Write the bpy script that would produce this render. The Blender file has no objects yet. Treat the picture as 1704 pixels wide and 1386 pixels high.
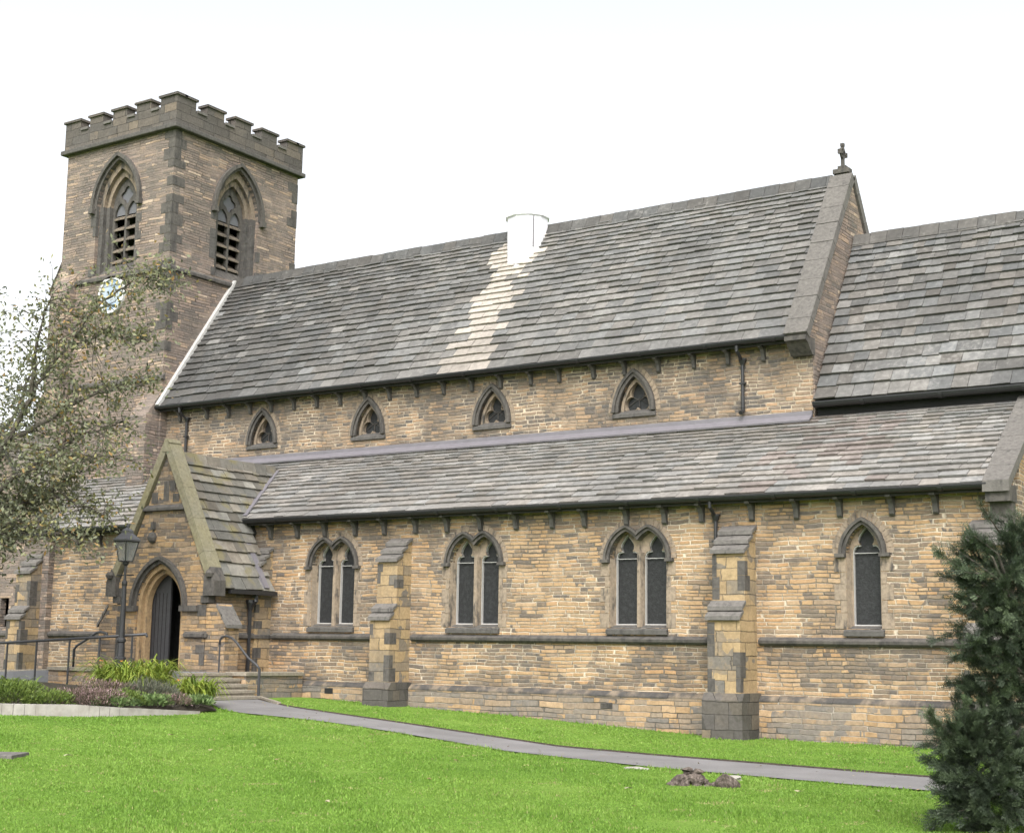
import bpy, bmesh, math, random
import numpy as np
from mathutils import Vector, Matrix, geometry

S = bpy.context.scene
COL = S.collection
R = math.radians
random.seed(7)

# ------------------------------------------------------------------ camera
F_PX, YAW, PITCH, ROLL = 2442.16, 0.593676, 0.1577036, 0.0155144
cf = Vector((-math.sin(YAW)*math.cos(PITCH), math.cos(YAW)*math.cos(PITCH), math.sin(PITCH)))
cr0 = Vector((math.cos(YAW), math.sin(YAW), 0)); cu0 = cr0.cross(cf)
cr = cr0*math.cos(ROLL) + cu0*math.sin(ROLL); cu = -cr0*math.sin(ROLL) + cu0*math.cos(ROLL)
cam = bpy.data.cameras.new('camera'); camo = bpy.data.objects.new('camera', cam); COL.objects.link(camo)
cam.sensor_width = 36; cam.lens = 36*F_PX/1704; cam.clip_end = 3000; cam.clip_start = .1
M = Matrix((cr, cu, -cf)).transposed().to_4x4(); M.translation = (0, -30, 1.92)
camo.matrix_world = M
S.camera = camo

# ------------------------------------------------------------------ light (overcast)
SUN_EL, SUN_AZ = R(48), R(150)          # azimuth clockwise from +y (north)
w = bpy.data.worlds.new('World'); S.world = w; w.use_nodes = True
nt = w.node_tree; nt.nodes.clear()
sky = nt.nodes.new('ShaderNodeTexSky'); sky.sky_type = 'NISHITA'; sky.sun_disc = False
sky.sun_elevation = SUN_EL; sky.sun_rotation = SUN_AZ; sky.air_density = 1.0; sky.dust_density = 4.0; sky.ozone_density = 1.0
bw = nt.nodes.new('ShaderNodeRGBToBW'); mx = nt.nodes.new('ShaderNodeMix'); mx.data_type = 'RGBA'
mx.inputs[0].default_value = .88                 # cloud cover: nearly neutral sky
bg = nt.nodes.new('ShaderNodeBackground'); bg.inputs[1].default_value = .15
wo = nt.nodes.new('ShaderNodeOutputWorld')
nt.links.new(sky.outputs[0], bw.inputs[0]); nt.links.new(sky.outputs[0], mx.inputs[6]); nt.links.new(bw.outputs[0], mx.inputs[7])
nt.links.new(mx.outputs[2], bg.inputs[0]); nt.links.new(bg.outputs[0], wo.inputs[0])
sl = bpy.data.lights.new('sun', 'SUN'); sl.energy = .5; sl.angle = R(35); sl.color = (1, .97, .92)
so = bpy.data.objects.new('sun', sl); COL.objects.link(so)
sd = Vector((math.sin(SUN_AZ)*math.cos(SUN_EL), math.cos(SUN_AZ)*math.cos(SUN_EL), math.sin(SUN_EL)))
so.rotation_euler = sd.to_track_quat('Z', 'Y').to_euler(); so.location = (0, -40, 40)
S.view_settings.view_transform = 'Standard'; S.view_settings.look = 'None'
S.view_settings.exposure = 1.8; S.view_settings.gamma = 1

# ------------------------------------------------------------------ object helpers
def link(o, parent=None):
    COL.objects.link(o)
    if parent is not None: o.parent = parent
    return o
def tag(o, label=None, cat=None, group=None, kind=None):
    if label: o['label'] = label
    if cat: o['category'] = cat
    if group: o['group'] = group
    if kind: o['kind'] = kind
    return o
def empty(name, loc=(0, 0, 0)):
    o = bpy.data.objects.new(name, None); o.location = loc; o.empty_display_size = .3
    return link(o)
def dup(o, loc, parent, dz=0):
    c = o.copy(); link(c, parent); c.location = loc
    for ch in o.children:
        d = ch.copy(); link(d, c)
    return c

class MB:
    def __init__(s): s.v = []; s.f = []; s.t = []; s.ch = []
    def add(s, vs, fs, tone=None):
        n = len(s.v); s.ch.append((n, len(s.f), len(vs), len(fs))); s.v += [tuple(v) for v in vs]; s.f += [tuple(i+n for i in f) for f in fs]
        s.t += [tone or (.5, .5, .5)]*len(vs); return s
    def box(s, x0, x1, y0, y1, z0, z1, tone=None):
        vs = [(x0,y0,z0),(x1,y0,z0),(x1,y1,z0),(x0,y1,z0),(x0,y0,z1),(x1,y0,z1),(x1,y1,z1),(x0,y1,z1)]
        return s.add(vs, [(0,3,2,1),(4,5,6,7),(0,1,5,4),(1,2,6,5),(2,3,7,6),(3,0,4,7)], tone)
    def prism(s, prof, axis, a, b, tone=None):
        """profile of 2d points swept along axis; x: (y,z)  y: (x,z)  z: (x,y)"""
        n = len(prof)
        def p(q, t):
            return {'x': (t, q[0], q[1]), 'y': (q[0], t, q[1]), 'z': (q[0], q[1], t)}[axis]
        vs = [p(q, a) for q in prof] + [p(q, b) for q in prof]
        fs = [tuple(range(n)), tuple(range(2*n-1, n-1, -1))] + [(i, (i+1) % n, n+(i+1) % n, n+i) for i in range(n)]
        return s.add(vs, fs, tone)
    def tube(s, pts, rad, n=8, tone=None):
        pts = [Vector(p) for p in pts]; rs = rad if isinstance(rad, (list, tuple)) else [rad]*len(pts)
        vs = []; fs = []
        for i, p in enumerate(pts):
            d = (pts[min(i+1, len(pts)-1)] - pts[max(i-1, 0)]).normalized()
            a = d.cross(Vector((0, 0, 1)))
            if a.length < .05: a = d.cross(Vector((0, 1, 0)))
            a.normalize(); b = d.cross(a)
            for k in range(n):
                t = 2*math.pi*k/n; vs.append(p + (a*math.cos(t) + b*math.sin(t))*rs[i])
        for i in range(len(pts)-1):
            for k in range(n):
                fs.append((i*n+k, i*n+(k+1) % n, (i+1)*n+(k+1) % n, (i+1)*n+k))
        fs.append(tuple(range(n))[::-1]); fs.append(tuple(range((len(pts)-1)*n, len(pts)*n)))
        return s.add(vs, fs, tone)
    def lathe(s, prof, c, n=16, tone=None):
        vs = []; fs = []
        for r_, z in prof:
            for k in range(n):
                t = 2*math.pi*(k+.5)/n; vs.append((c[0]+r_*math.cos(t), c[1]+r_*math.sin(t), c[2]+z))
        for i in range(len(prof)-1):
            for k in range(n): fs.append((i*n+k, i*n+(k+1) % n, (i+1)*n+(k+1) % n, (i+1)*n+k))
        fs.append(tuple(range(n))[::-1]); fs.append(tuple(range((len(prof)-1)*n, len(prof)*n)))
        return s.add(vs, fs, tone)
    def plate(s, outer, holes, m, d0, d1, tone=None):
        """flat plate with holes; 2d loops (u,z), mapped by m(u,d,z); d0 back, d1 front"""
        loops = [outer] + list(holes)
        tris = geometry.tessellate_polygon([[Vector((p[0], p[1], 0)) for p in L] for L in loops])
        flat = [p for L in loops for p in L]; n = len(flat)
        vs = [m(p[0], d1, p[1]) for p in flat] + [m(p[0], d0, p[1]) for p in flat]
        fs = []
        for t in tris:
            fs.append(tuple(t)); fs.append(tuple(i+n for i in reversed(t)))
        o = 0
        for L in loops:
            k = len(L)
            for i in range(k):
                a, b = o+i, o+(i+1) % k; fs.append((a, b, b+n, a+n))
            o += k
        return s.add(vs, fs, tone)
    def band(s, inner, outer, m, d0, d1, tone=None, closed=False):
        n = len(inner)
        vs = [m(p[0], d1, p[1]) for p in inner] + [m(p[0], d1, p[1]) for p in outer] + \
             [m(p[0], d0, p[1]) for p in inner] + [m(p[0], d0, p[1]) for p in outer]
        fs = []
        for i in range(n if closed else n-1):
            j = (i+1) % n
            fs += [(i, j, n+j, n+i), (2*n+i, 3*n+i, 3*n+j, 2*n+j), (i, 2*n+i, 2*n+j, j), (n+i, n+j, 3*n+j, 3*n+i)]
        if not closed:
            fs += [(0, n, 3*n, 2*n), (n-1, 3*n-1, 4*n-1, 2*n-1)]
        return s.add(vs, fs, tone)
    def mesh(s, name, mat, smooth=False, bevel=0):
        me = bpy.data.meshes.new(name); me.from_pydata(s.v, [], s.f)
        a = me.attributes.new('tone', 'FLOAT_COLOR', 'POINT')
        a.data.foreach_set('color', np.c_[np.array(s.t, float), np.ones(len(s.t))].ravel().astype(np.float32))
        bm = bmesh.new(); bm.from_mesh(me)
        bmesh.ops.recalc_face_normals(bm, faces=bm.faces)
        bm.to_mesh(me); bm.free()
        if smooth: me.polygons.foreach_set('use_smooth', [True]*len(me.polygons))
        me.materials.append(mat); return me
    def clusters(s):
        bb = [(np.array(s.v[a:a+n]).min(0)-.016, np.array(s.v[a:a+n]).max(0)+.016) for a, _, n, _ in s.ch]
        lab = list(range(len(bb)))
        def fd(i):
            while lab[i] != i: i = lab[i]
            return i
        for i in range(len(bb)):
            for j in range(i):
                if (bb[i][0] <= bb[j][1]).all() and (bb[j][0] <= bb[i][1]).all(): lab[fd(i)] = fd(j)
        out = {}
        for i, c in enumerate(s.ch): out.setdefault(fd(i), []).append(c)
        return list(out.values())
    def build(s, name, mat, parent=None, smooth=False, bevel=0, loc=None):
        if parent is not None and 1 < len(s.ch) <= 70:
            cl = s.clusters()
            if len(cl) > 1:
                first = None
                for c in cl:
                    q = MB()
                    for a, fa, n, nf in c: q.add(s.v[a:a+n], [tuple(i-a for i in f) for f in s.f[fa:fa+nf]]); q.t[-n:] = s.t[a:a+n]
                    o = q.build1(name, mat, parent, smooth, bevel, loc); first = first or o
                return first
        return s.build1(name, mat, parent, smooth, bevel, loc)
    def build1(s, name, mat, parent=None, smooth=False, bevel=0, loc=None):
        o = bpy.data.objects.new(name, s.mesh(name, mat, smooth)); link(o, parent)
        if loc: o.location = loc
        if bevel:
            b = o.modifiers.new('bevel', 'BEVEL'); b.width = bevel; b.segments = 2; b.limit_method = 'ANGLE'; b.angle_limit = R(35)
        return o

def south(y0): return lambda u, d, z: (u, y0-d, z)
def east(x0): return lambda u, d, z: (x0+d, u, z)
def arch(c, a, zs, h, n=9, off=0.0):
    """pointed arch polyline left spring -> apex -> right spring; off grows it parallel"""
    Rr = (a*a+h*h)/(2*a); r2 = Rr+off; A = Rr-a
    za = math.sqrt(max(r2*r2-A*A, 0)); tmax = math.atan2(za, A)
    L = []
    for i in range(n+1):
        t = tmax*i/n; L.append((c+A-r2*math.cos(t), zs+r2*math.sin(t)))
    Rt = [(2*c-p[0], p[1]) for p in L[:-1]][::-1]
    return L+Rt

# ------------------------------------------------------------------ material helpers
def newmat(name):
    m = bpy.data.materials.new(name); m.use_nodes = True; nt = m.node_tree; nt.nodes.clear()
    return m, nt
class G:
    def __init__(s, nt): s.nt = nt
    def n(s, t, **k):
        x = s.nt.nodes.new(t)
        for a, b in k.items(): setattr(x, a, b)
        return x
    def put(s, sock, v):
        if hasattr(v, 'is_output') or isinstance(v, bpy.types.NodeSocket): s.nt.links.new(v, sock)
        else: sock.default_value = v
    def math(s, op, a, b=None, c=None, clamp=False):
        x = s.n('ShaderNodeMath', operation=op, use_clamp=clamp); s.put(x.inputs[0], a)
        if b is not None: s.put(x.inputs[1], b)
        if c is not None: s.put(x.inputs[2], c)
        return x.outputs[0]
    def noise(s, vec, scale, detail=3, rough=.55, out=0, dist=0):
        x = s.n('ShaderNodeTexNoise'); x.inputs['Scale'].default_value = scale; x.inputs['Detail'].default_value = detail
        x.inputs['Roughness'].default_value = rough; x.inputs['Distortion'].default_value = dist
        if vec is not None: s.nt.links.new(vec, x.inputs['Vector'])
        return x.outputs[out]
    def ramp(s, f, stops, interp='LINEAR'):
        x = s.n('ShaderNodeValToRGB'); x.color_ramp.interpolation = interp; e = x.color_ramp.elements
        while len(e) < len(stops): e.new(.5)
        for i, (p, c) in enumerate(stops):
            e[i].position = p; e[i].color = (c[0], c[1], c[2], 1) if not isinstance(c, float) else (c, c, c, 1)
        s.put(x.inputs[0], f); return x.outputs[0]
    def mix(s, f, a, b, mode='MIX'):
        x = s.n('ShaderNodeMix', data_type='RGBA', blend_type=mode); s.put(x.inputs[0], f)
        for i, v in ((6, a), (7, b)):
            s.put(x.inputs[i], v if not isinstance(v, tuple) else (*v, 1))
        return x.outputs[2]
    def smooth(s, v, a, b, o0=0., o1=1.):
        x = s.n('ShaderNodeMapRange', interpolation_type='SMOOTHSTEP'); s.put(x.inputs[0], v)
        for i, q in zip((1, 2, 3, 4), (a, b, o0, o1)): x.inputs[i].default_value = q
        return x.outputs[0]
    def pos(s): return s.n('ShaderNodeNewGeometry').outputs['Position']
    def map(s, v, sc):
        x = s.n('ShaderNodeMapping'); x.inputs['Scale'].default_value = sc; s.nt.links.new(v, x.inputs[0]); return x.outputs[0]
    def out(s, col, rough=.9, height=None, dist=.02, spec=.25, strength=1.0, **kw):
        b = s.n('ShaderNodeBsdfPrincipled'); o = s.n('ShaderNodeOutputMaterial')
        s.put(b.inputs['Base Color'], col if not isinstance(col, tuple) else (*col, 1)); s.put(b.inputs['Roughness'], rough)
        b.inputs['Specular IOR Level'].default_value = spec
        for k, v in kw.items(): s.put(b.inputs[k.replace('_', ' ')], v)
        if height is not None:
            bp = s.n('ShaderNodeBump'); bp.inputs['Distance'].default_value = dist; bp.inputs['Strength'].default_value = strength
            s.nt.links.new(height, bp.inputs['Height']); s.nt.links.new(bp.outputs[0], b.inputs['Normal'])
        s.nt.links.new(b.outputs[0], o.inputs[0])
        return b

def stone_mat(name, h, wd, stops, mortar, soot=.35, sootcol=(.055, .05, .046), mw=.012, warp=.1, seed=0., stains=()):
    """coursed rubble: courses of uneven height, stones of uneven length, each with its own tone, soot stains in patches"""
    m, nt = newmat(name); g = G(nt); P = g.pos()
    sp = g.n('ShaderNodeSeparateXYZ'); nt.links.new(P, sp.inputs[0])
    x, y, z = sp.outputs
    u = g.math('ADD', g.math('ADD', x, y), seed)
    wob = g.noise(g.map(P, (1.1, 1.1, .8)), 1.0, 2)
    n1 = g.n('ShaderNodeTexNoise', noise_dimensions='1D'); n1.inputs['Scale'].default_value = 2.3; n1.inputs['Detail'].default_value = 2
    nt.links.new(g.math('ADD', z, seed*3.1), n1.inputs['W'])
    zz = g.math('ADD', z, g.math('MULTIPLY', g.math('SUBTRACT', n1.outputs[0], .5), warp*2))
    zz = g.math('ADD', zz, g.math('MULTIPLY', g.math('SUBTRACT', wob, .5), .09))
    rag = g.noise(P, 9, 2)
    zz = g.math('ADD', zz, g.math('MULTIPLY', g.math('SUBTRACT', rag, .5), .022))
    v = g.math('DIVIDE', g.math('ADD', zz, 3.0), h); row = g.math('FLOOR', v); fv = g.math('SUBTRACT', v, row)
    wn1 = g.n('ShaderNodeTexWhiteNoise', noise_dimensions='1D'); nt.links.new(row, wn1.inputs['W'])
    r1 = wn1.outputs[0]
    u1 = g.math('ADD', g.math('DIVIDE', u, g.math('MULTIPLY_ADD', r1, wd*.7, wd*.7)), g.math('MULTIPLY', r1, 91.7))
    u2 = g.math('ADD', u1, g.math('MULTIPLY', g.math('SINE', g.math('MULTIPLY', u1, 2.3)), .28))
    u2 = g.math('ADD', u2, g.math('MULTIPLY', g.math('SUBTRACT', rag, .5), .08))
    col = g.math('FLOOR', u2); fu = g.math('SUBTRACT', u2, col)
    cv = g.n('ShaderNodeCombineXYZ'); nt.links.new(col, cv.inputs[0]); nt.links.new(row, cv.inputs[1])
    wn = g.n('ShaderNodeTexWhiteNoise', noise_dimensions='2D'); nt.links.new(cv.outputs[0], wn.inputs['Vector'])
    rnd = wn.outputs[0]
    du = g.math('MULTIPLY', g.math('MINIMUM', fu, g.math('SUBTRACT', 1.0, fu)), wd)
    dv = g.math('MULTIPLY', g.math('MINIMUM', fv, g.math('SUBTRACT', 1.0, fv)), h)
    d = g.math('ADD', g.math('MINIMUM', du, dv), g.math('MULTIPLY', g.math('SUBTRACT', g.noise(P, 22, 2), .5), .016))
    stone = g.smooth(d, mw*.35, mw)
    fine = g.noise(P, 14, 5, .65); med = g.noise(P, 2.6, 4, .6)
    c = g.ramp(rnd, stops, 'LINEAR')
    c = g.mix(1.0, c, g.ramp(fine, [(.25, .72), (.75, 1.2)]), 'MULTIPLY')
    c = g.mix(1.0, c, g.ramp(med, [(.25, .8), (.75, 1.16)]), 'MULTIPLY')
    # soot: patches in which more of the stones are blackened, each to its own degree
    big = g.noise(g.map(P, (.5, .5, .62)), 1.0, 3, .6)
    st = g.noise(g.map(P, (2.2, 2.2, .5)), 1.0, 3, .6)
    rc = g.n('ShaderNodeSeparateColor'); nt.links.new(wn.outputs[1], rc.inputs[0])
    patch = g.smooth(g.math('ADD', g.math('MULTIPLY', big, .8), g.math('MULTIPLY', st, .2)), .555-soot*.35, .69-soot*.3, .10, .82)
    for z0, z1, amt in stains:      # run-off stains below string courses, sills and gutters
        bnd = g.math('MULTIPLY', g.smooth(z, z0, z0+.22), g.smooth(z, z1+.02, z1-.03))
        patch = g.math('ADD', patch, g.math('MULTIPLY', bnd, g.math('MULTIPLY', g.smooth(g.noise(g.map(P, (.9, .9, .25)), 1.0, 2), .42, .6), amt)))
    pick = g.math('LESS_THAN', rc.outputs[1], patch)
    sm = g.math('MULTIPLY', pick, g.math('MULTIPLY_ADD', rc.outputs[2], .6, .36))
    sm = g.math('MULTIPLY', sm, g.smooth(g.noise(P, 5, 4, .65), .25, .55, .45, 1.))
    sm2 = g.math('MULTIPLY', g.smooth(st, .52, .75), .35*min(1, soot*2))
    soot_f = g.math('MAXIMUM', sm, sm2)
    c = g.mix(soot_f, c, g.mix(fine, tuple(q*.8 for q in sootcol), tuple(q*2.4 for q in sootcol)))
    mcol = g.mix(g.smooth(g.noise(P, .8, 3), .38, .62), tuple(q*.28 for q in mortar), mortar)  # mortar colour darkened in patches, painting in the shadow of recessed joints
    mcol = g.mix(g.math('MULTIPLY', soot_f, .55), mcol, (.12, .11, .1))
    c = g.mix(stone, mcol, c)
    hgt = g.math('ADD', g.math('MULTIPLY', stone, .8), g.math('ADD', g.math('MULTIPLY', fine, .5), g.math('MULTIPLY', rnd, .5)))
    g.out(c, .92, hgt, .022, .2)
    return m

def ashlar_mat(name, a, b, dark=.4, sc=1.0, darkcol=(.05, .047, .044), bump=.012):
    m, nt = newmat(name); g = G(nt); P = g.pos()
    n1 = g.noise(P, 1.3*sc, 5, .62); n2 = g.noise(P, 13, 5, .6); n3 = g.noise(g.map(P, (3, 3, .9)), 1.4*sc, 4, .6)
    c = g.mix(n1, a, b)
    c = g.mix(g.smooth(n3, .72-dark*.55, .86-dark*.35), c, darkcol)
    c = g.mix(1.0, c, g.ramp(n2, [(.25, .7), (.75, 1.25)]), 'MULTIPLY')
    g.out(c, .9, n2, bump, .25); return m

def slate_mat(name, base, lichen=(.42, .40, .36), lich=.5, moss=None):
    m, nt = newmat(name); g = G(nt); P = g.pos()
    at = g.n('ShaderNodeAttribute', attribute_name='tone', attribute_type='GEOMETRY').outputs['Color']
    n1 = g.noise(P, 7, 6, .68); n2 = g.noise(P, 30, 4, .6); n3 = g.noise(P, .45, 3)
    c = g.mix(1.0, base, at, 'MULTIPLY'); c = g.mix(1.0, c, (2, 2, 2), 'MULTIPLY')
    c = g.mix(1.0, c, g.ramp(n1, [(.2, .62), (.8, 1.3)]), 'MULTIPLY')
    c = g.mix(1.0, c, g.ramp(n3, [(.3, .78), (.7, 1.18)]), 'MULTIPLY')
    li = g.math('MULTIPLY', g.smooth(g.math('ADD', n1, g.math('MULTIPLY', g.math('SUBTRACT', n3, .5), .5)), .56, .74), lich)
    c = g.mix(li, c, lichen)
    if moss: c = g.mix(g.math('MULTIPLY', g.smooth(g.noise(P, 1.6, 4), .5, .66), .7), c, moss)
    h = g.math('ADD', g.math('MULTIPLY', n1, .7), g.math('MULTIPLY', n2, .3))
    g.out(c, .85, h, .015, .3); return m

def plain_mat(name, c, rough=.6, var=.25, sc=8, spec=.4, bump=.004, metal=0., c2=None):
    m, nt = newmat(name); g = G(nt); P = g.pos(); n = g.noise(P, sc, 4, .6)
    col = g.mix(1.0, c, g.ramp(n, [(.2, 1-var), (.8, 1+var)]), 'MULTIPLY')
    if c2: col = g.mix(g.smooth(g.noise(P, sc*.4, 3), .45, .65), col, c2)
    g.out(col, rough, n, bump, spec, Metallic=metal); return m

def leaf_mat(name, stops, trans=.25, rough=.55):
    m, nt = newmat(name); g = G(nt)
    at = g.n('ShaderNodeAttribute', attribute_name='tone', attribute_type='GEOMETRY')
    sp = g.n('ShaderNodeSeparateColor'); nt.links.new(at.outputs['Color'], sp.inputs[0])
    c = g.ramp(sp.outputs[0], stops)
    c = g.mix(1.0, c, g.ramp(sp.outputs[1], [(0., .72), (1., 1.28)]), 'MULTIPLY')
    b = g.n('ShaderNodeBsdfPrincipled'); t = g.n('ShaderNodeBsdfTranslucent'); mxs = g.n('ShaderNodeMixShader'); o = g.n('ShaderNodeOutputMaterial')
    nt.links.new(c, b.inputs['Base Color']); nt.links.new(c, t.inputs[0]); b.inputs['Roughness'].default_value = rough
    b.inputs['Specular IOR Level'].default_value = .3
    mxs.inputs[0].default_value = trans; nt.links.new(b.outputs[0], mxs.inputs[1]); nt.links.new(t.outputs[0], mxs.inputs[2])
    nt.links.new(mxs.outputs[0], o.inputs[0]); return m

TAN = (.32, .210, .113); TAN2 = (.338, .228, .13); BUFF = (.355, .252, .157); ORANGE = (.335, .206, .107); GREY = (.225, .172, .125); DGREY = (.12, .105, .09)
M_aisle = stone_mat('aisle sandstone', .092, .33, [(0, GREY), (.07, (.30, .22, .14)), (.3, TAN), (.6, TAN2), (.82, BUFF), (1, ORANGE)], (.50, .42, .32), soot=.37, warp=.07, mw=.017, stains=((1.5, 2.2, 1.0), (4.5, 5.4, .4)))
M_clere = stone_mat('clerestory sandstone', .095, .32, [(0, DGREY), (.22, GREY), (.4, (.22, .165, .117)), (.7, (.265, .19, .125)), (1, (.31, .205, .125))], (.52, .43, .32), soot=.36, mw=.018, seed=4.7, warp=.05, stains=((8.6, 9.6, .35),))
M_tower = stone_mat('tower sandstone', .09, .38, [(0, (.155, .128, .113)), (.4, (.192, .153, .129)), (.75, (.23, .178, .145)), (.93, (.30, .22, .158)), (1, (.42, .335, .26))], (.26, .21, .17), soot=.34, seed=9.3, sootcol=(.075, .066, .058))
M_porch = stone_mat('porch sandstone', .10, .34, [(0, GREY), (.25, (.27, .195, .125)), (.6, (.31, .21, .115)), (1, (.36, .235, .12))], (.42, .34, .24), soot=.33, seed=2.2)
M_plinth = stone_mat('plinth sandstone', .12, .44, [(0, GREY), (.3, (.24, .19, .14)), (.65, TAN), (1, BUFF)], (.34, .30, .25), soot=.38, stains=((-.8, .45, .9),), seed=6.1, warp=.06, sootcol=(.085, .08, .075))
M_butt = stone_mat('buttress ashlar', .27, .75, [(0, (.28, .203, .118)), (.3, (.295, .213, .12)), (1, (.325, .238, .135))], (.15, .125, .095), soot=.36, mw=.010, seed=3.3, warp=.12, sootcol=(.075, .07, .064))
M_dress = ashlar_mat('window dressing stone', (.29, .22, .15), (.17, .145, .12), .42, 1.4)
M_sooty = ashlar_mat('sooty dressing stone', (.105, .095, .084), (.06, .055, .05), .5, 1.6)
M_dark = ashlar_mat('black weathered stone', (.10, .093, .085), (.06, .056, .052), .4, 1.6)
M_damp = stone_mat('damp dark plinth stone', .30, .55, [(0, (.05, .047, .043)), (.5, (.075, .069, .06)), (.85, (.12, .10, .078)), (1, (.19, .15, .10))], (.05, .046, .04), soot=.3, mw=.009, seed=5.5, warp=.05)
M_chamf = ashlar_mat('patchy chamfer stone', (.25, .19, .125), (.13, .112, .093), .80, .55, (.06, .056, .052))
M_jamb = ashlar_mat('warm doorway stone', (.34, .235, .125), (.27, .19, .112), .26, 1.1)
M_belf = ashlar_mat('belfry moulding stone', (.25, .19, .13), (.13, .112, .095), .48, 1.2)
M_cap = ashlar_mat('weathered cap stone', (.15, .138, .125), (.09, .084, .078), .3, 2)
M_coping = ashlar_mat('grey coping stone', (.135, .124, .112), (.09, .084, .078), .25, 1.6)
M_mossy = ashlar_mat('mossy coping stone', (.17, .16, .138), (.19, .165, .075), .14, .8)
M_parapet = stone_mat('parapet stone', .29, .6, [(0, (.075, .068, .061)), (.5, (.105, .092, .08)), (1, (.15, .122, .095))], (.07, .062, .055), soot=.3, mw=.01, seed=1.7, warp=.03)
M_slate_n = slate_mat('nave stone slate', (.076, .073, .069), (.22, .21, .195), .4)
M_slate_a = slate_mat('aisle stone slate', (.172, .162, .150), (.30, .285, .265), .34)
M_slate_p = slate_mat('porch stone slate', (.135, .124, .105), (.25, .235, .19), .4, moss=(.15, .13, .06))
M_under = plain_mat('dark roof boarding', (.03, .028, .026), .95)
M_iron = plain_mat('black painted iron', (.018, .018, .019), .45, .3, 20)
M_rail = plain_mat('dark grey painted rail', (.035, .035, .037), .4, .3, 20)
M_lead = plain_mat('lead flashing', (.135, .126, .138), .55, .15, 5, .4)
M_glass = plain_mat('guarded dark glass', (.017, .0175, .018), .5, .5, 26, .3, .01, c2=(.026, .027, .028))
M_putty = plain_mat('pale putty edge', (.36, .35, .335), .8, .15, 20)
M_door = plain_mat('weathered dark door timber', (.036, .035, .037), .6, .25, 9)
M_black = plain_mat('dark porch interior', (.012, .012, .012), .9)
M_white = plain_mat('white painted flue', (.60, .59, .62), .6, .05, 4, c2=(.50, .49, .52))
M_step = ashlar_mat('step stone', (.25, .22, .17), (.18, .16, .13), .18, 1.5)
M_conc = plain_mat('pale concrete', (.28, .262, .235), .9, .25, 6, c2=(.22, .20, .175))
M_paver = plain_mat('grey tarmac ramp', (.16, .16, .165), .9, .12, 12)

# ------------------------------------------------------------------ ground
GX = [-400, -60, -40, -30, -26, -20, -15, -8, 20, 400]; GZ = [.9, .9, .8, .68, .58, .35, .12, .08, .08, .08]
def gz(x, y): return np.interp(x, GX, GZ) + .12*np.clip((-y-12)/12, 0, 1)
FAR = [(-26.1, -2.5), (-24.0, -3.7), (-21.3, -4.5), (-17.1, -5.55), (-12.8, -6.6), (-10.2, -6.95), (-7.4, -7.4), (0, -8), (14, -8)]
NEAR = [(-26.0, -4.4), (-23.4, -6.3), (-21.0, -6.2), (-18.4, -6.75), (-15.7, -7.55), (-11.6, -8.85), (-9.1, -9.25), (-6.7, -9.55), (0, -10), (14, -10)]
def resample(pl, n):
    pl = np.array(pl, float); d = np.r_[0, np.cumsum(np.hypot(*np.diff(pl, axis=0).T))]; t = np.linspace(0, d[-1], n)
    q = np.c_[np.interp(t, d, pl[:, 0]), np.interp(t, d, pl[:, 1])]
    for _ in range(4): q[1:-1] = .25*q[:-2]+.5*q[1:-1]+.25*q[2:]
    return q
FARS, NEARS = resample(FAR, 120), resample(NEAR, 120)
xs = np.r_[-400, -150, -80, np.arange(-60, 21, .5), 60, 150, 400]; ys = np.r_[-400, -150, -60, np.arange(-34, 12.1, .5), 40, 150, 400]
X, Y = np.meshgrid(xs, ys); Z = gz(X, Y) + .012*np.sin(X*1.7+Y*.9)*np.sin(Y*1.3) 
mb = MB(); nx, ny = len(xs), len(ys)
mb.v = [tuple(p) for p in np.c_[X.ravel(), Y.ravel(), Z.ravel()]]; mb.t = [(.5, .5, .5)]*len(mb.v)
mb.f = [(j*nx+i, j*nx+i+1, (j+1)*nx+i+1, (j+1)*nx+i) for j in range(ny-1) for i in range(nx-1)]
m, nt = newmat('lawn turf'); g = G(nt); P = g.pos()
c = g.ramp(g.noise(P, .5, 4, .6), [(.3, (.092, .172, .022)), (.5, (.122, .215, .03)), (.72, (.16, .25, .044))])
c = g.mix(1.0, c, g.ramp(g.noise(P, 25, 5, .7), [(.25, .78), (.75, 1.2)]), 'MULTIPLY')
c = g.mix(g.math('MULTIPLY', g.smooth(g.noise(P, 3.1, 5, .7), .64, .74), .5), c, (.17, .14, .055))
g.out(c, .95, g.noise(P, 40, 4, .7), .03, .15); M_turf = m
tag(mb.build('lawn', M_turf, smooth=True), kind='structure')
m, nt = newmat('path tarmac'); g = G(nt); P = g.pos()
c = g.ramp(g.noise(P, .9, 4), [(.3, (.125, .120, .118)), (.7, (.18, .172, .17))])
c = g.mix(1.0, c, g.ramp(g.noise(P, 50, 3, .7), [(.25, .75), (.75, 1.25)]), 'MULTIPLY')
c = g.mix(g.math('MULTIPLY', g.smooth(g.noise(P, 5, 4, .7), .66, .72), .6), c, (.16, .12, .06))
g.out(c, .85, g.noise(P, 60, 3), .006, .3); M_path = m
mb = MB(); n = 120; K = 7
for i in range(n):
    for k in range(K):
        p = FARS[i]*(1-k/(K-1)) + NEARS[i]*(k/(K-1)); mb.v.append((p[0], p[1], float(gz(p[0], p[1]))+.03 - .012*abs(k/(K-1)-.5)))
mb.t = [(.5, .5, .5)]*len(mb.v)
mb.f = [(i*K+k, i*K+k+1, (i+1)*K+k+1, (i+1)*K+k) for i in range(n-1) for k in range(K-1)]
tag(mb.build('path', M_path, smooth=True), kind='structure')

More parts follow.
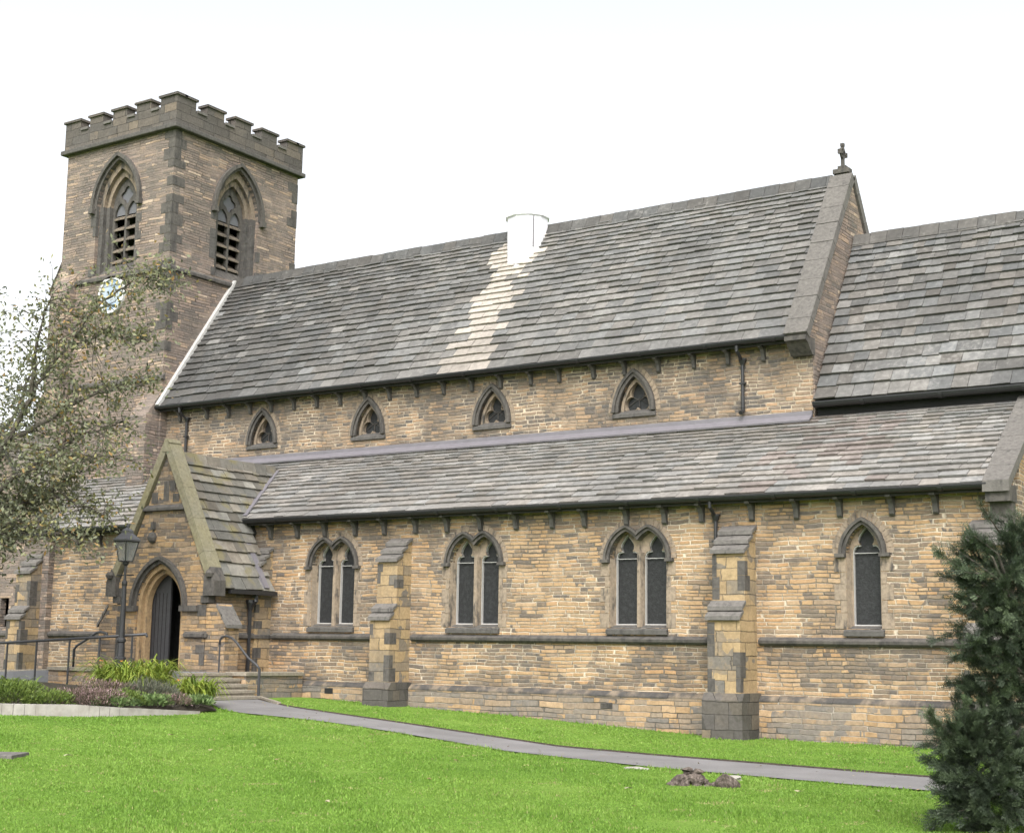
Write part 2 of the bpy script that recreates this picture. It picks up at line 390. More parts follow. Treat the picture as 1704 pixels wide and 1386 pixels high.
# bare soil edge beside the far side of the path
m, nt = newmat('bare soil'); g = G(nt); P = g.pos()
c = g.ramp(g.noise(P, 12, 5, .7), [(.3, (.022, .018, .014)), (.7, (.075, .06, .045))]); g.out(c, .95, g.noise(P, 18, 5, .7), .05, .2); M_soil = m
mb = MB(); r_ = random.Random(3)
for i in range(n):
    d = FARS[i]-NEARS[i]; d = d/np.hypot(*d); w_ = .11+.05*r_.random()
    for t, h in ((-.02, .025), (.03, .05), (w_, .03)):
        p = FARS[i]+d*t; mb.v.append((p[0], p[1], float(gz(p[0], p[1]))+h))
mb.t = [(.5, .5, .5)]*len(mb.v); mb.f = [(i*3+k, i*3+k+1, (i+1)*3+k+1, (i+1)*3+k) for i in range(n-1) for k in range(2)]
tag(mb.build('path_edge_soil', M_soil, smooth=True), kind='structure')

# ------------------------------------------------------------------ THE CHURCH
church = tag(empty('church', (-20, 3, 0)), 'sandstone parish church with battlemented square tower, stone slate roofs and pointed windows', 'church')
church.location = (0, 0, 0)
def shift(p): return p

# --- roof slopes made of separate overlapping stone slates
def slates(mb, o, s, t, n, smin, smax, Lt, rows, e0, e1, w0, w1, tonef, rnd, thick=.03):
    """o eave origin, s along, t up slope, n normal; smin/smax functions of distance up the slope"""
    o, s, t, n = map(Vector, (o, s, t, n))
    ex = [e0+(e1-e0)*i/(rows-1) for i in range(rows)]; k = Lt/sum(ex); ex = [q*k for q in ex]
    T = 0
    for i, e in enumerate(ex):
        a = smin(T) - rnd.random()*.2; b = smax(T); row_j = rnd.uniform(-.012, .012); sag = rnd.random()*6
        while a < b-.04:
            wd = rnd.uniform(w0, w1)*(1-.35*i/rows); a2 = min(a+wd, b); a1 = max(a, smin(T)); gap = .004+.008*rnd.random()
            if a2-a1 > .05:
                lo = T + row_j + rnd.uniform(-.018, .018) + .016*math.sin(a*.9+sag); hi = T+e+.09
                zl = .09+rnd.uniform(-.012, .018); zh = .026
                if i == 0: lo = T-.05+rnd.uniform(-.02, .015)
                sk = rnd.uniform(-.012, .012)
                q = lambda ss, tt, h: o + s*ss + t*tt + n*h
                vs = [q(a1, lo, zl-thick-.02), q(a2-gap, lo+sk, zl-thick-.02), q(a2-gap, hi, zh-.03), q(a1, hi, zh-.03),
                      q(a1, lo, zl), q(a2-gap, lo+sk, zl+rnd.uniform(-.006, .006)), q(a2-gap, hi, zh), q(a1, hi, zh)]
                mb.add(vs, [(4, 5, 6, 7), (0, 1, 5, 4), (1, 2, 6, 5), (3, 0, 4, 7)], tonef(rnd, (a1+a2)/2, T/Lt))
            a += wd
        T += e
def tone(rnd, lo, hi, warm=.04):
    b = rnd.uniform(lo, hi); w_ = rnd.uniform(-warm, warm)
    return (b*(1+w_), b, b*(1-w_))

rnd = random.Random(11)
YE, ZE, YR, ZR = 2.05, 9.42, 5.2, 14.12           # nave eave and ridge
X_T = -35.25; X_G = -13.75
def roof_slope(name, mat, p0, p1, up, **kw):
    pass
def slope_vecs(ye, ze, yr, zr):
    t = Vector((0, yr-ye, zr-ze)); L = t.length; t.normalize(); n_ = Vector((0, -t.z, t.y)); return t, n_, L
t, nn, L = slope_vecs(YE, ZE, YR, ZR)
def nave_tone(r, s, v):
    x = X_T + s
    if -23.95 < x+.25*(r.random()-.5)*2.2 < -22.55 and r.random() < .95:
        q = r.uniform(1.75, 2.2)*(.8+.42*v); return (q*1.0, q*.93, q*.86)
    west = max(0, min(1, (x+36)/12)); k = .40+.42*west
    if r.random() < .05: return tone(r, .8, 1.05)
    return tone(r, k*.78, k*1.22, .03)
mb = MB(); W = X_G-X_T
slates(mb, (X_T, YE, ZE), (1, 0, 0), t, nn, lambda T: 0, lambda T: W, L, 24, .33, .16, .34, .68, nave_tone, rnd)
nave_roof = mb.build('roof', M_slate_n, church); nave_roof['label'] = 'tall dark stone slate nave roof with a pale strip below the white flue'
mb = MB()   # boarding, north slope
mb.prism([(YE+.05, ZE-.02), (YR, ZR-.02), (YR, ZR-.14), (YE+.05, ZE-.16)], 'x', X_T, X_G)
mb.prism([(2*YR-YE, ZE+.02), (YR, ZR+.04), (YR, ZR-.12), (2*YR-YE, ZE-.12)], 'x', X_T, X_G)
mb.build('roof_boarding', M_under, nave_roof)
def ridge(name, x0, x1, y, z, parent, mat, w_=.2, h=.14, step=.46, axis='x'):
    mb = MB(); a = x0; r = random.Random(int(abs(x0*10)))
    while a < x1-.02:
        b = min(a+step*r.uniform(.9, 1.1), x1); dz = r.uniform(-.012, .012)
        mb.prism([(y-w_, z-h*1.15+dz), (y-w_*.9, z-h*.8+dz), (y-.05, z+.11+dz), (y+.05, z+.11+dz), (y+w_*.9, z-h*.8+dz), (y+w_, z-h*1.15+dz)], axis, a, b-.012, tone(r, .42, .6))
        a = b
    return mb.build('ridge_stones', mat, parent)
ridge('r', X_T, X_G, YR, ZR+.06, nave_roof, M_slate_n, .2, .22)

# --- aisle roof
AYE, AZE, AYT = -.35, 5.37, 2.5
t, nn, L = slope_vecs(AYE, AZE, AYT, AZE+(AYT-AYE)*math.tan(R(36)))
AX0, AX1 = -40.0, -8.5
def aisle_tone(r, s, v):
    x = AX0+s; k = .52
    if r.random() < .08: return tone(r, .58, .68, .03)
    if -13.8 < x < -10.8 and r.random() < .4: q = r.uniform(.40, .5); return (q*1.07, q*.97, q*.95)
    return tone(r, k*.84, k*1.10, .04)
mb = MB()
slates(mb, (AX0, AYE, AZE), (1, 0, 0), t, nn, lambda T: 0, lambda T: AX1-AX0, L, 17, .27, .15, .34, .72, aisle_tone, rnd)
aisle_roof = mb.build('roof', M_slate_a, church); aisle_roof['label'] = 'pale stone slate lean-to roof of the aisle'
AZT = AZE+(AYT-AYE)*math.tan(R(36))
mb = MB(); mb.prism([(AYE+.04, AZE-.02), (AYT+.3, AZT+.19), (AYT+.3, AZT), (AYE+.04, AZE-.16)], 'x', AX0, AX1); mb.build('roof_boarding', M_under, aisle_roof)
mb = MB(); mb.prism([(2.415, AZT-.09), (2.36, AZT+.0), (2.36, AZT+.17), (2.415, AZT+.19)], 'x', -35.2, -13.28)
mb.prism([(2.37, AZT+.05), (2.18, AZT-.10), (2.17, AZT-.06), (2.37, AZT+.09)], 'x', -35.2, -13.28)
mb.build('lead_flashing', M_lead, aisle_roof)
# --- chancel roof
CYE, CZE = 2.35, 7.86; CZR = 12.42
t, nn, L = slope_vecs(CYE, CZE, YR, CZR)
def chancel_tone(r, s, v):
    k = .62+.14*(1-v)
    if r.random() < .07: return tone(r, .8, 1.1)
    return tone(r, k*.72, k*1.25, .05)
mb = MB(); slates(mb, (-13.2, CYE, CZE), (1, 0, 0), t, nn, lambda T: 0, lambda T: 9.2, L, 19, .36, .2, .34, .64, chancel_tone, rnd)
ch_roof = mb.build('roof', M_slate_n, church); ch_roof['label'] = 'lower dark stone slate chancel roof beyond the nave gable'
mb = MB(); mb.prism([(CYE+.05, CZE-.02), (YR, CZR-.02), (YR, CZR-.14), (CYE+.05, CZE-.16)], 'x', -13.2, -4)
mb.prism([(2*YR-CYE, CZE), (YR, CZR), (YR, CZR-.12), (2*YR-CYE, CZE-.12)], 'x', -13.2, -4); mb.build('roof_boarding', M_under, ch_roof)
ridge('r', -13.2, -4, YR, CZR+.05, ch_roof, M_slate_n, .2, .2)

# --- walls
def lancet_hole(c, hw, zb, zs, h): return [(c-hw, zb)] + arch(c, hw, zs, h) + [(c+hw, zb)]
PA, PC, PH = .45, .30, .66; ZS, ZB = 4.05, 2.47
def pair_hole(c):
    L1 = [p for p in arch(c-PC, PA, ZS, PH, 12) if p[0] < c-.001]; L2 = [(2*c-p[0], p[1]) for p in L1][::-1]
    Rr = (PA*PA+PH*PH)/(2*PA); zc = ZS+math.sqrt(Rr*Rr-(PC+Rr-PA)**2)
    return [(c-PC-PA, ZB)] + L1 + [(c, zc)] + L2 + [(c+PC+PA, ZB)]
PAIRS = [-25.93, -21.31, -16.66]; SINGLE = -11.22
SW, SH = .34, .62
mb = MB()
mb.plate([(-40, .98), (-8.05, .98), (-8.05, 5.42), (-40, 5.42)], [pair_hole(c) for c in PAIRS] + [lancet_hole(SINGLE, SW+.04, ZB, ZS, SH)], south(0), -.45, 0)
aisle = mb.build('aisle_wall', M_aisle, church)
mb = MB(); mb.prism([(-.12, -.4), (-.12, .90), (.4, .90), (.4, -.4)], 'x', -40, -8.0); mb.build('plinth', M_plinth, aisle)
mb = MB(); r = random.Random(5); a = -40
while a < -8.02:
    b = min(a+r.uniform(.5, 1.1), -8.0); q = r.uniform(-.008, .008)
    mb.prism([(-.125+q, .895), (-.125+q, .93), (-.003, 1.03), (.05, 1.03), (.05, .895)], 'x', a, b-.006); a = b
mb.build('plinth_chamfer', M_chamf, aisle)
mb = MB()
for x0, x1 in ((-37.6, -31.9), (-28.0, -23.99), (-23.2, -14.53), (-13.6, -8.9)):
    mb.prism([(0.02, 2.10), (-.05, 2.10), (-.11, 2.15), (-.12, 2.21), (-.09, 2.235), (0.02, 2.30)], 'x', x0, x1)
mb.build('string_course', M_sooty, aisle)
# east gable wall of the aisle and its coping
mb = MB(); mb.plate([(.45, -.3), (2.9, -.3), (2.9, AZT+.34), (.45, AZE+.62), ], [], east(-8.05), -.45, 0); mb.build('aisle_gable', M_aisle, church)
mb = MB(); sl_ = math.tan(R(36)); r = random.Random(8); yy = -.5
while yy < 2.7:
    b = min(yy+.5, 2.75); za, zb_ = AZE+(yy-AYE)*sl_+.03, AZE+(b-.012-AYE)*sl_+.03
    mb.prism([(yy, za-.1), (yy, za+.13), (b-.012, zb_+.13), (b-.012, zb_-.1)], 'x', -8.53, -8.0); yy = b
cop = mb.build('gable_coping', M_coping, church)
mb = MB(); mb.box(-8.5, -8.01, -.42, 0.1, 5.0, 5.33); mb.box(-8.47, -8.03, -.2, .05, 4.55, 5.0); mb.build('kneeler', M_sooty, cop)
# nave clerestory
CW = [-31.02, -26.86, -22.52, -18.11]
CZB, CA, CHH = 7.86, .46, .92
def clere_hole(c): return [(c-CA, CZB+.08)] + arch(c, CA, CZB+.12, CHH, 10) + [(c+CA, CZB+.08)]
mb = MB(); mb.plate([(-35.3, 5.2), (-13.28, 5.2), (-13.28, 9.5), (-35.3, 9.5)], [clere_hole(c) for c in CW], south(2.42), -.5, 0)
mb.box(-35.2, -13.68, 7.5, 7.93, 0, 9.45)
clere = mb.build('clerestory_wall', M_clere, church)
# nave east gable
mb = MB()
gp = [(2.47, 5), (2.47, 9.3), (2.1, 9.3), (YR, ZR+.12), (2*YR-2.1, 9.3), (2*YR-2.47, 9.3), (2*YR-2.47, 5)]
mb.plate(gp, [], east(-13.25), -.42, 0); gab = mb.build('nave_gable', M_tower, church)
mb = MB(); dy, dz = YR-YE, ZR-ZE; Lg = math.hypot(dy, dz); ny_, nz_ = -dz/Lg, dy/Lg; k = 0; Ls = [.5, .75, .62, .7, .66, .7, .62, .8, .5]; acc = 0
tot = Lg+.12; sc_ = tot/sum(Ls); rr = random.Random(4)
for ln in Ls:
    a, b = acc*sc_-.08, (acc+ln)*sc_-.095; acc += ln
    h0, h1 = -.05, .16+rr.uniform(-.01, .012)
    def cp(s_, h): return (YE+dy*s_/Lg+ny_*h, ZE+dz*s_/Lg+nz_*h)
    pr = [cp(a, h0), cp(a, h1), cp(b, h1), cp(b, h0)]
    mb.prism(pr, 'x', -13.78, -13.18); mb.prism([(2*YR-p[0], p[1]) for p in pr], 'x', -13.78, -13.18)
cop = mb.build('gable_coping', M_coping, church)
mb = MB(); mb.prism([(1.85, 9.36), (2.42, 9.36), (2.42, 8.95), (2.25, 8.95), (1.98, 9.2), (1.85, 9.25)], 'x', -13.74, -13.2); mb.build('kneeler', M_sooty, cop)
# cross finial
mb = MB(); cx, cy, cz = -13.48, YR, ZR+.2
mb.box(cx-.3, cx+.26, cy-.16, cy+.16, cz-.05, cz+.1); mb.box(cx-.14, cx+.14, cy-.12, cy+.12, cz+.1, cz+.2)
mb.prism([(cy-.055, cz+.2), (cy+.055, cz+.2), (cy+.04, cz+.95), (cy-.04, cz+.95)], 'x', cx-.05, cx+.05)
mb.box(cx-.05, cx+.05, cy-.26, cy+.26, cz+.6, cz+.69)
ring = [(cy+.2*math.cos(q*math.pi/9), cz+.645+.2*math.sin(q*math.pi/9)) for q in range(18)]; ring2 = [(cy+.145*math.cos(q*math.pi/9), cz+.645+.145*math.sin(q*math.pi/9)) for q in range(18)]
mb.band(ring2, ring, lambda u, d, z: (cx+d, u, z), -.035, .035, closed=True)
for q in (-.26, .26): mb.box(cx-.06, cx+.06, cy+q-.04, cy+q+.04, cz+.57, cz+.72)
mb.box(cx-.06, cx+.06, cy-.06, cy+.06, cz+.88, cz+.98)
mb.v = [(cx+(x-cx)*.78, cy+(y-cy)*.78, cz+(z-cz)*.80) for x, y, z in mb.v]
mb.build('cross_finial', M_sooty, church)
# chancel wall
mb = MB(); mb.box(-13.24, -4, 2.9, 3.3, -.3, 7.9); mb.box(-13.24, -4, 7.3, 7.7, 0, 7.9); mb.plate([(2.9, 0), (7.7, 0), (7.7, 7.9), (YR, CZR), (2.9, 7.9)], [], east(-4), -.4, 0)
mb.build('chancel_wall', M_clere, church)
mb = MB(); mb.box(-13.2, -4, 2.5, 2.92, 7.5, 7.74); mb.build('fascia', M_black, ch_roof)

# gutters and brackets
def gutter(x0, x1, y, z, parent, rad=.085):
    mb = MB(); pts = [(math.cos(math.pi+math.pi*k/8)*rad, math.sin(math.pi+math.pi*k/8)*rad) for k in range(9)]
    inn = [(p[0]*.8, p[1]*.8) for p in pts]
    mb.band(inn, pts, lambda u, d, zz: (d, y+u, z+zz), x0, x1)
    mb.box(x0, x1, y-rad-.012, y-rad+.012, z-.012, z+.02)
    mb.box(x0, x1, y+rad+.01, y+rad+.26, z-.10, z-.02)
    a = x0+1.2
    while a < x1: mb.band(inn, [(p[0]*1.18, p[1]*1.18) for p in pts], lambda u, d, zz: (d, y+u, z+zz), a-.05, a+.05); a += 1.83
    return mb.build('gutter', M_iron, parent)
gutter(-28.9, -8.45, -.40, 5.36, aisle_roof, .095); gutter(-37, -31, -.40, 5.36, aisle_roof, .095); gutter(-35.4, -13.75, 2.0, 9.40, nave_roof, .085); gutter(-13.2, -4, 2.28, 7.78, ch_roof, .11)
def bracket_mesh():
    mb = MB(); mb.prism([(0.02, 0), (-.34, 0), (-.34, -.05), (-.2, -.09), (-.12, -.2), (-.09, -.38), (-.05, -.42), (0.02, -.42)], 'x', -.055, .055)
    return mb.mesh('bracket', M_dark)
bm_ = bracket_mesh()
for i, x in enumerate([-36.2, -35.2, -34.2, -33.2, -28.19, -27.21, -26.22, -25.17, -24.18, -23.15, -22.15, -21.11, -20.04, -18.99, -18.08, -16.93, -15.93, -14.98, -13.75, -12.69, -11.7, -10.55, -9.62]):
    o = link(bpy.data.objects.new('bracket', bm_), aisle); o.location = (x, 0, 5.25)
bm2 = bracket_mesh()
for x in [-34.6, -33.4, -32.46, -31.54, -30.67, -29.75, -28.84, -27.93, -26.98, -26.09, -25.11, -24.16, -23.19, -22.23, -21.25, -20.36, -19.3, -18.37, -17.39, -16.39, -15.45, -14.51, -13.7]:
    o = link(bpy.data.objects.new('bracket', bm2), clere); o.location = (x, 2.42, 9.28); o.scale = (.8, .9, .85)

# --- window furniture
def light_outline(c, hw, zb, zs):
    half = [(hw, zb), (hw, zs), (hw*.97, zs+.07), (hw*.86, zs+.135), (hw*.68, zs+.165), (hw*.5, zs+.165), (hw*.47, zs+.18), (hw*.56, zs+.22), (hw*.6, zs+.29), (hw*.52, zs+.37), (hw*.3, zs+.46), (hw*.1, zs+.53), (0, zs+.57)]
    return [(c+p[0], p[1]) for p in half] + [(c-p[0], p[1]) for p in half[::-1][1:]]
def inset(loop, c, zc, d):
    out = []
    for u, z in loop:
        v = Vector((u-c, z-zc)); l = v.length; out.append((c+v.x*(l-d)/l, zc+v.y*(l-d)/l))
    return out
def voussoirs(mb, c, a, zs, h, off0, off1, clip=None, n=9):
    p0 = arch(c, a, zs, h, n, off0); p1 = arch(c, a, zs, h, n, off1)
    for i in range(len(p0)-1):
        if clip and (clip(p0[i]) or clip(p1[i+1]) or clip(p0[i+1])): continue
        lerp = lambda A, B, q: (A[0]+(B[0]-A[0])*q, A[1]+(B[1]-A[1])*q)
        mb.band([lerp(p0[i], p0[i+1], .06), lerp(p0[i], p0[i+1], .94)], [lerp(p1[i], p1[i+1], .06), lerp(p1[i], p1[i+1], .94)], south(0), -.02, .006+.006*(i % 2))
def window_pair():
    m0 = south(0); o = None
    mb = MB(); outl = [(-PC-PA, ZB), *[(p[0], p[1]) for p in pair_hole(0)[1:-1]], (PC+PA, ZB)]
    lights = [light_outline(-.385, .305, ZB+.07, ZS+.03), light_outline(.385, .305, ZB+.07, ZS+.03)]
    grow = [(p[0]*1.03, p[1]+(.02 if p[1] > ZS else 0)) for p in outl]; grow[0] = (grow[0][0], ZB-.02); grow[-1] = (grow[-1][0], ZB-.02)
    mb.plate(grow, lights, m0, -.36, -.19)
    mb.prism([(-.07, -.12), (.07, -.12), (.10, -.2), (-.10, -.2)][::1], 'z', ZB, ZS+.25) if False else None
    mb.prism([(-.075, .2), (-.075, .16), (-.045, .05), (.045, .05), (.075, .16), (.075, .2)], 'z', ZB+.02, ZS+.16)
    for sgn in (-1, 1): mb.prism([(sgn*.695, .2), (sgn*.76, .2), (sgn*.76, .012), (sgn*.74, .012)], 'z', ZB+.02, ZS+.02)
    o = mb.build('window', M_dress, church)
    mb = MB()
    for L_ in lights:
        ins = [(p[0], p[1]) for p in inset(L_, sum(q[0] for q in L_)/len(L_), ZB+.85, .026)]
        mb.band(ins, L_, m0, -.33, -.215, closed=True)
    mb.build('frame', M_putty, o)
    mb = MB()
    for L_ in lights: mb.plate(L_, [], m0, -.34, -.30)
    gl = mb.build('glass', M_glass, o)
    mb = MB()
    for c in (-.385, .385): mb.box(c-.3, c+.3, .24, .262, ZS+.02, ZS+.035)
    mb.build('saddle_bar', M_putty, o)
    mb = MB(); cl = lambda p: False
    def half(off): return [p for p in arch(-PC, PA, ZS, PH, 12, off) if p[0] <= 1e-3]
    def trim(off):
        Rr = (PA*PA+PH*PH)/(2*PA)+off; A = (PA*PA+PH*PH)/(2*PA)-PA
        zc = ZS+math.sqrt(Rr*Rr-(PC+A)**2); q = [p for p in arch(-PC, PA, ZS, PH, 14, off) if p[0] < -.01]
        return q+[(0, zc)]
    def even(pl, k):
        pl = np.array(pl); d = np.r_[0, np.cumsum(np.hypot(*np.diff(pl, axis=0).T))]; t_ = np.linspace(0, d[-1], k)
        return [tuple(v) for v in np.c_[np.interp(t_, d, pl[:, 0]), np.interp(t_, d, pl[:, 1])]]
    A0, A1, A2 = (trim(q) for q in (.0, .07, .13))
    for s_ in (1, -1):
        fl = lambda L_: [(p[0]*s_, p[1]) for p in L_]
        k = 24
        mb.band(fl(even(A0, k)), fl(even(A1, k)), m0, -.1, .05); mb.band(fl(even(A1, k)), fl(even(A2, k)), m0, -.05, .11)
        mb.box(*sorted((s_*(PC+PA), s_*(PC+PA+.2))), -.12, .05, ZS-.07, ZS+.01)
    mb.build('hood_mould', M_sooty, o)
    mb = MB(); mb.prism([(.2, ZB+.07), (.0, ZB-.01), (-.08, ZB-.05), (-.08, ZB-.15), (.2, ZB-.15)], 'x', -PC-PA-.06, PC+PA+.04); mb.build('sill', M_dark, o)
    mb = MB()
    for c in (-PC, PC): voussoirs(mb, c, PA, ZS, PH, .135, .27, clip=lambda p, c=c: (p[0]*c < .02))
    for sgn in (-1, 1):
        zz = ZB
        kk = 0
        while zz < ZS-.1:
            hh = .26 if kk % 2 else .34; e_ = .12 if kk % 2 else .24
            mb.box(*sorted((sgn*(PC+PA+.002), sgn*(PC+PA+e_))), -.012, .05, zz+.006, min(zz+hh, ZS-.08)-.006); zz += hh; kk += 1
    mb.build('jamb_stones', M_dress, o)
    return o
wp = window_pair(); wp.location = (PAIRS[0], 0, 0)
for c in PAIRS[1:]: dup(wp, (c, 0, 0), church)
def window_single():
    m0 = south(0); mb = MB(); hw = SW+.04
    L_ = light_outline(0, .30, ZB+.07, ZS+.03)
    outl = [(-hw-.02, ZB-.02)] + arch(0, hw+.02, ZS, SH+.02) + [(hw+.02, ZB-.02)]
    mb.plate(outl, [L_], m0, -.36, -.19)
    for sgn in (-1, 1): mb.prism([(sgn*.325, .2), (sgn*.39, .2), (sgn*.39, .012), (sgn*.37, .012)], 'z', ZB+.02, ZS+.02)
    o = mb.build('window', M_dress, church)
    mb = MB(); mb.band(inset(L_, 0, ZB+.85, .026), L_, m0, -.33, -.215, closed=True); mb.build('frame', M_putty, o)
    mb = MB(); mb.plate(L_, [], m0, -.34, -.30); mb.build('glass', M_glass, o)
    mb = MB(); mb.box(-.3, .3, .24, .262, ZS+.02, ZS+.035); mb.build('saddle_bar', M_putty, o)
    mb = MB(); A = [arch(0, hw, ZS, SH, 10, q) for q in (0, .07, .14)]
    mb.band(A[0], A[1], m0, -.1, .05); mb.band(A[1], A[2], m0, -.05, .11)
    for s_ in (1, -1): mb.box(*sorted((s_*hw, s_*(hw+.22))), -.12, .05, ZS-.07, ZS+.01)
    mb.build('hood_mould', M_sooty, o)
    mb = MB(); mb.prism([(.2, ZB+.07), (.0, ZB-.01), (-.08, ZB-.05), (-.08, ZB-.15), (.2, ZB-.15)], 'x', -hw-.06, hw+.06); mb.build('sill', M_dark, o)
    mb = MB(); voussoirs(mb, 0, hw, ZS, SH, .145, .3)
    for sgn in (-1, 1):
        zz = ZB; kk = 0
        while zz < ZS-.1:
            hh = .26 if kk % 2 else .34; e_ = .13 if kk % 2 else .27
            mb.box(*sorted((sgn*(hw+.002), sgn*(hw+e_))), -.012, .05, zz+.006, min(zz+hh, ZS-.08)-.006); zz += hh; kk += 1
    mb.build('jamb_stones', M_dress, o)
    return o
o = window_single(); o.location = (SINGLE, 0, 0); o['label'] = 'single lancet window of the eastern bay'
def trefoil(c, zc, r_, d, n=60, ang0=90):
    out = []
    for i in range(n):
        th = 2*math.pi*i/n; best = 0
        for k in range(3):
            ti = R(ang0+120*k); s_ = d*math.sin(th-ti)
            if abs(s_) < r_:
                v = d*math.cos(th-ti)+math.sqrt(r_*r_-s_*s_); best = max(best, v)
        if ang0 == 90 and abs(((th-math.pi/2+math.pi) % (2*math.pi))-math.pi) < .5: best *= 1+.28*(1-abs(((th-math.pi/2+math.pi) % (2*math.pi))-math.pi)/.5)
        out.append((c+best*math.cos(th), zc+best*math.sin(th)))
    return out
def window_clere():
    m0 = south(0); mb = MB(); zb, zs = CZB+.08, CZB+.12
    outl = [(-CA-.02, zb-.02)] + arch(0, CA+.02, zs, CHH+.02) + [(CA+.02, zb-.02)]
    tr = trefoil(0, zb+.36, .185, .185)
    mb.plate(outl, [tr], m0, -.34, -.2)
    A = arch(0, CA-.005, zs, CHH-.01, 10); B = arch(0, CA-.09, zs+.04, CHH-.17, 10); mb.band(B, A, m0, -.2, -.1)
    A2 = [(p[0]*1., p[1]) for p in tr]; mb.band(inset(tr, 0, zb+.36, .0), [(p[0]*1.16, zb+.36+(p[1]-zb-.36)*1.16) for p in tr], m0, -.21, -.165, closed=True)
    o = mb.build('clerestory_window', M_dress, church)
    mb = MB(); mb.plate([(-.42, zb), (.42, zb), (.42, zb+.45), (0, zb+.9), (-.42, zb+.45)], [], m0, -.33, -.29); mb.build('glass', M_glass, o)
    mb = MB()
    for k in range(3):
        a_ = R(90+120*k+60); mb.tube([(0, .27, zb+.36), (.36*math.cos(a_), .27, zb+.36+.36*math.sin(a_))], .012, 5)
    mb.tube([(-.3, .27, zb+.24), (0, .27, zb+.42), (.3, .27, zb+.24)], .01, 5); mb.build('glazing_bar', M_sooty, o)
    mb = MB(); A = [arch(0, CA, zs, CHH, 10, q) for q in (0, .08, .16)]
    mb.band(A[0], A[1], m0, -.1, .05); mb.band(A[1], A[2], m0, -.05, .10)
    mb.build('hood_mould', M_sooty, o)
    mb = MB(); mb.prism([(.2, zb+.12), (-.02, zb+.02), (-.06, zb-.02), (-.06, zb-.1), (.2, zb-.1)], 'x', -CA-.17, CA+.17); mb.build('sill', M_dark, o)
    mb = MB(); voussoirs(mb, 0, CA, zs, CHH, .165, .30, n=11); mb.build('jamb_stones', M_dress, o)
    return o
wc = window_clere(); wc.location = (CW[0], 2.42, 0)
for c in CW[1:]: dup(wc, (c, 2.42, 0), church)

# --- buttresses
def buttress(x0, x1, du, dl, zu, zl, ztop, plinth=True, name='buttress', parent=None):
    mb = MB()
    mb.prism([(.02, .9), (-dl, .9), (-dl, zl), (-du, zl), (-du, zu), (.02, zu)], 'x', x0, x1)
    mb.prism([(.02, zu), (-du, zu), (-.003, ztop-.03), (.02, ztop-.03)], 'x', x0+.01, x1-.01)
    mb.prism([(-du+.01, zl), (-dl, zl), (-du+.01, zl+.4)], 'x', x0+.01, x1-.01)
    o = mb.build(name, M_butt, parent or church)
    def slabs(y0, z0, y1, z1, n, mbx):
        for i in range(n):
            a, b = i/n, (i+1)/n
            ya, yb = y0+(y1-y0)*a, y0+(y1-y0)*b; za, zb_ = z0+(z1-z0)*a, z0+(z1-z0)*b
            mbx.prism([(ya-.08, za+.01), (ya-.075, za+.10), (yb, zb_+.02), (yb, zb_-.05)], 'x', x0-.03, x1+.03)
    mb = MB(); slabs(-du, zu, 0.0, ztop, 3, mb); mb.build('weathering', M_cap, o)
    mb = MB(); slabs(-dl, zl, -du, zl+.42, 2, mb); mb.build('weathering', M_cap, o)
    if plinth:
        mb = MB(); mb.prism([(.0, -.3), (-dl-.12, -.3), (-dl-.12, .93), (-dl+.0, 1.08), (.0, 1.08)], 'x', x0-.09, x1+.09); mb.build('buttress_plinth', M_damp, o)
    # sooty quoin blocks up the front edges
    mb = MB(); r = random.Random(int(x0*7))
    for xx, sg in ((x0, 1), (x1, -1)):
        zz = 1.1
        while zz < zu-.12:
            hh = r.uniform(.2, .34); d_ = dl if zz+hh < zl else (du if zz > zl+.42 else None)
            if d_ and zz+hh < zu and r.random() < .75:
                w_ = r.choice((.1, .17)); ddp = r.choice((.14, .26))
                xa, xb = sorted((xx-sg*.006, xx+sg*w_)); mb.box(xa, xb, -d_-.006, -d_+ddp, zz+.004, zz+hh-.004)
            zz += hh
    mb.build('quoins', M_sooty, o)
    return o
buttress(-23.93, -23.29, .58, .82, 4.08, 2.60, 4.72)
buttress(-14.45, -13.68, .60, .86, 4.07, 2.62, 4.72)
buttress(-8.86, -8.12, .62, .95, 4.10, 2.15, 4.66)
buttress(-28.62, -28.12, .42, .6, 4.05, 3.2, 4.6)
buttress(-38.3, -37.6, .6, .85, 4.0, 2.6, 4.75)

# --- rainwater pipes
def pipe(x, y, zt, zb, gy, parent=church, r=.045):
    mb = MB(); mb.tube([(x, gy, zt), (x, gy, zt-.12), (x, y, zt-.34), (x, y, zb)], r, 8)
    mb.lathe([(.05, 0), (.1, .12), (.1, .16), (.05, .16)], (x, y, zt-.42), 8)
    z_ = zt-.9
    while z_ > zb: mb.box(x-.075, x+.075, y-.055, y+.05, z_, z_+.05); z_ -= .9
    mb.tube([(x, y, zb+.1), (x, y, zb+.03), (x, y-.14, zb-.04)], r*1.15, 8)
    return mb.build('downpipe', M_iron, parent)
pipe(-34.25, 2.34, 9.3, 7.72, 2.0); pipe(-15.05, 2.34, 9.3, 7.72, 2.0); pipe(-14.62, -.08, 5.27, .25, -.38)
mb = MB(); mb.box(-15.5, -14.6, 1.9, 2.3, AZT-.1, AZT-.07)
# --- air bricks
mb = MB(); mb.box(-25.98, -25.70, -.128, -.05, .72, .86); mb.build('air_brick', M_black, aisle)
mb = MB(); mb.box(-17.55, -17.25, -.126, -.05, .62, .76)
for i in range(3): mb.box(-17.54, -17.26, -.14, -.12, .635+.042*i, .655+.042*i)
mb.build('air_brick', M_sooty, aisle)

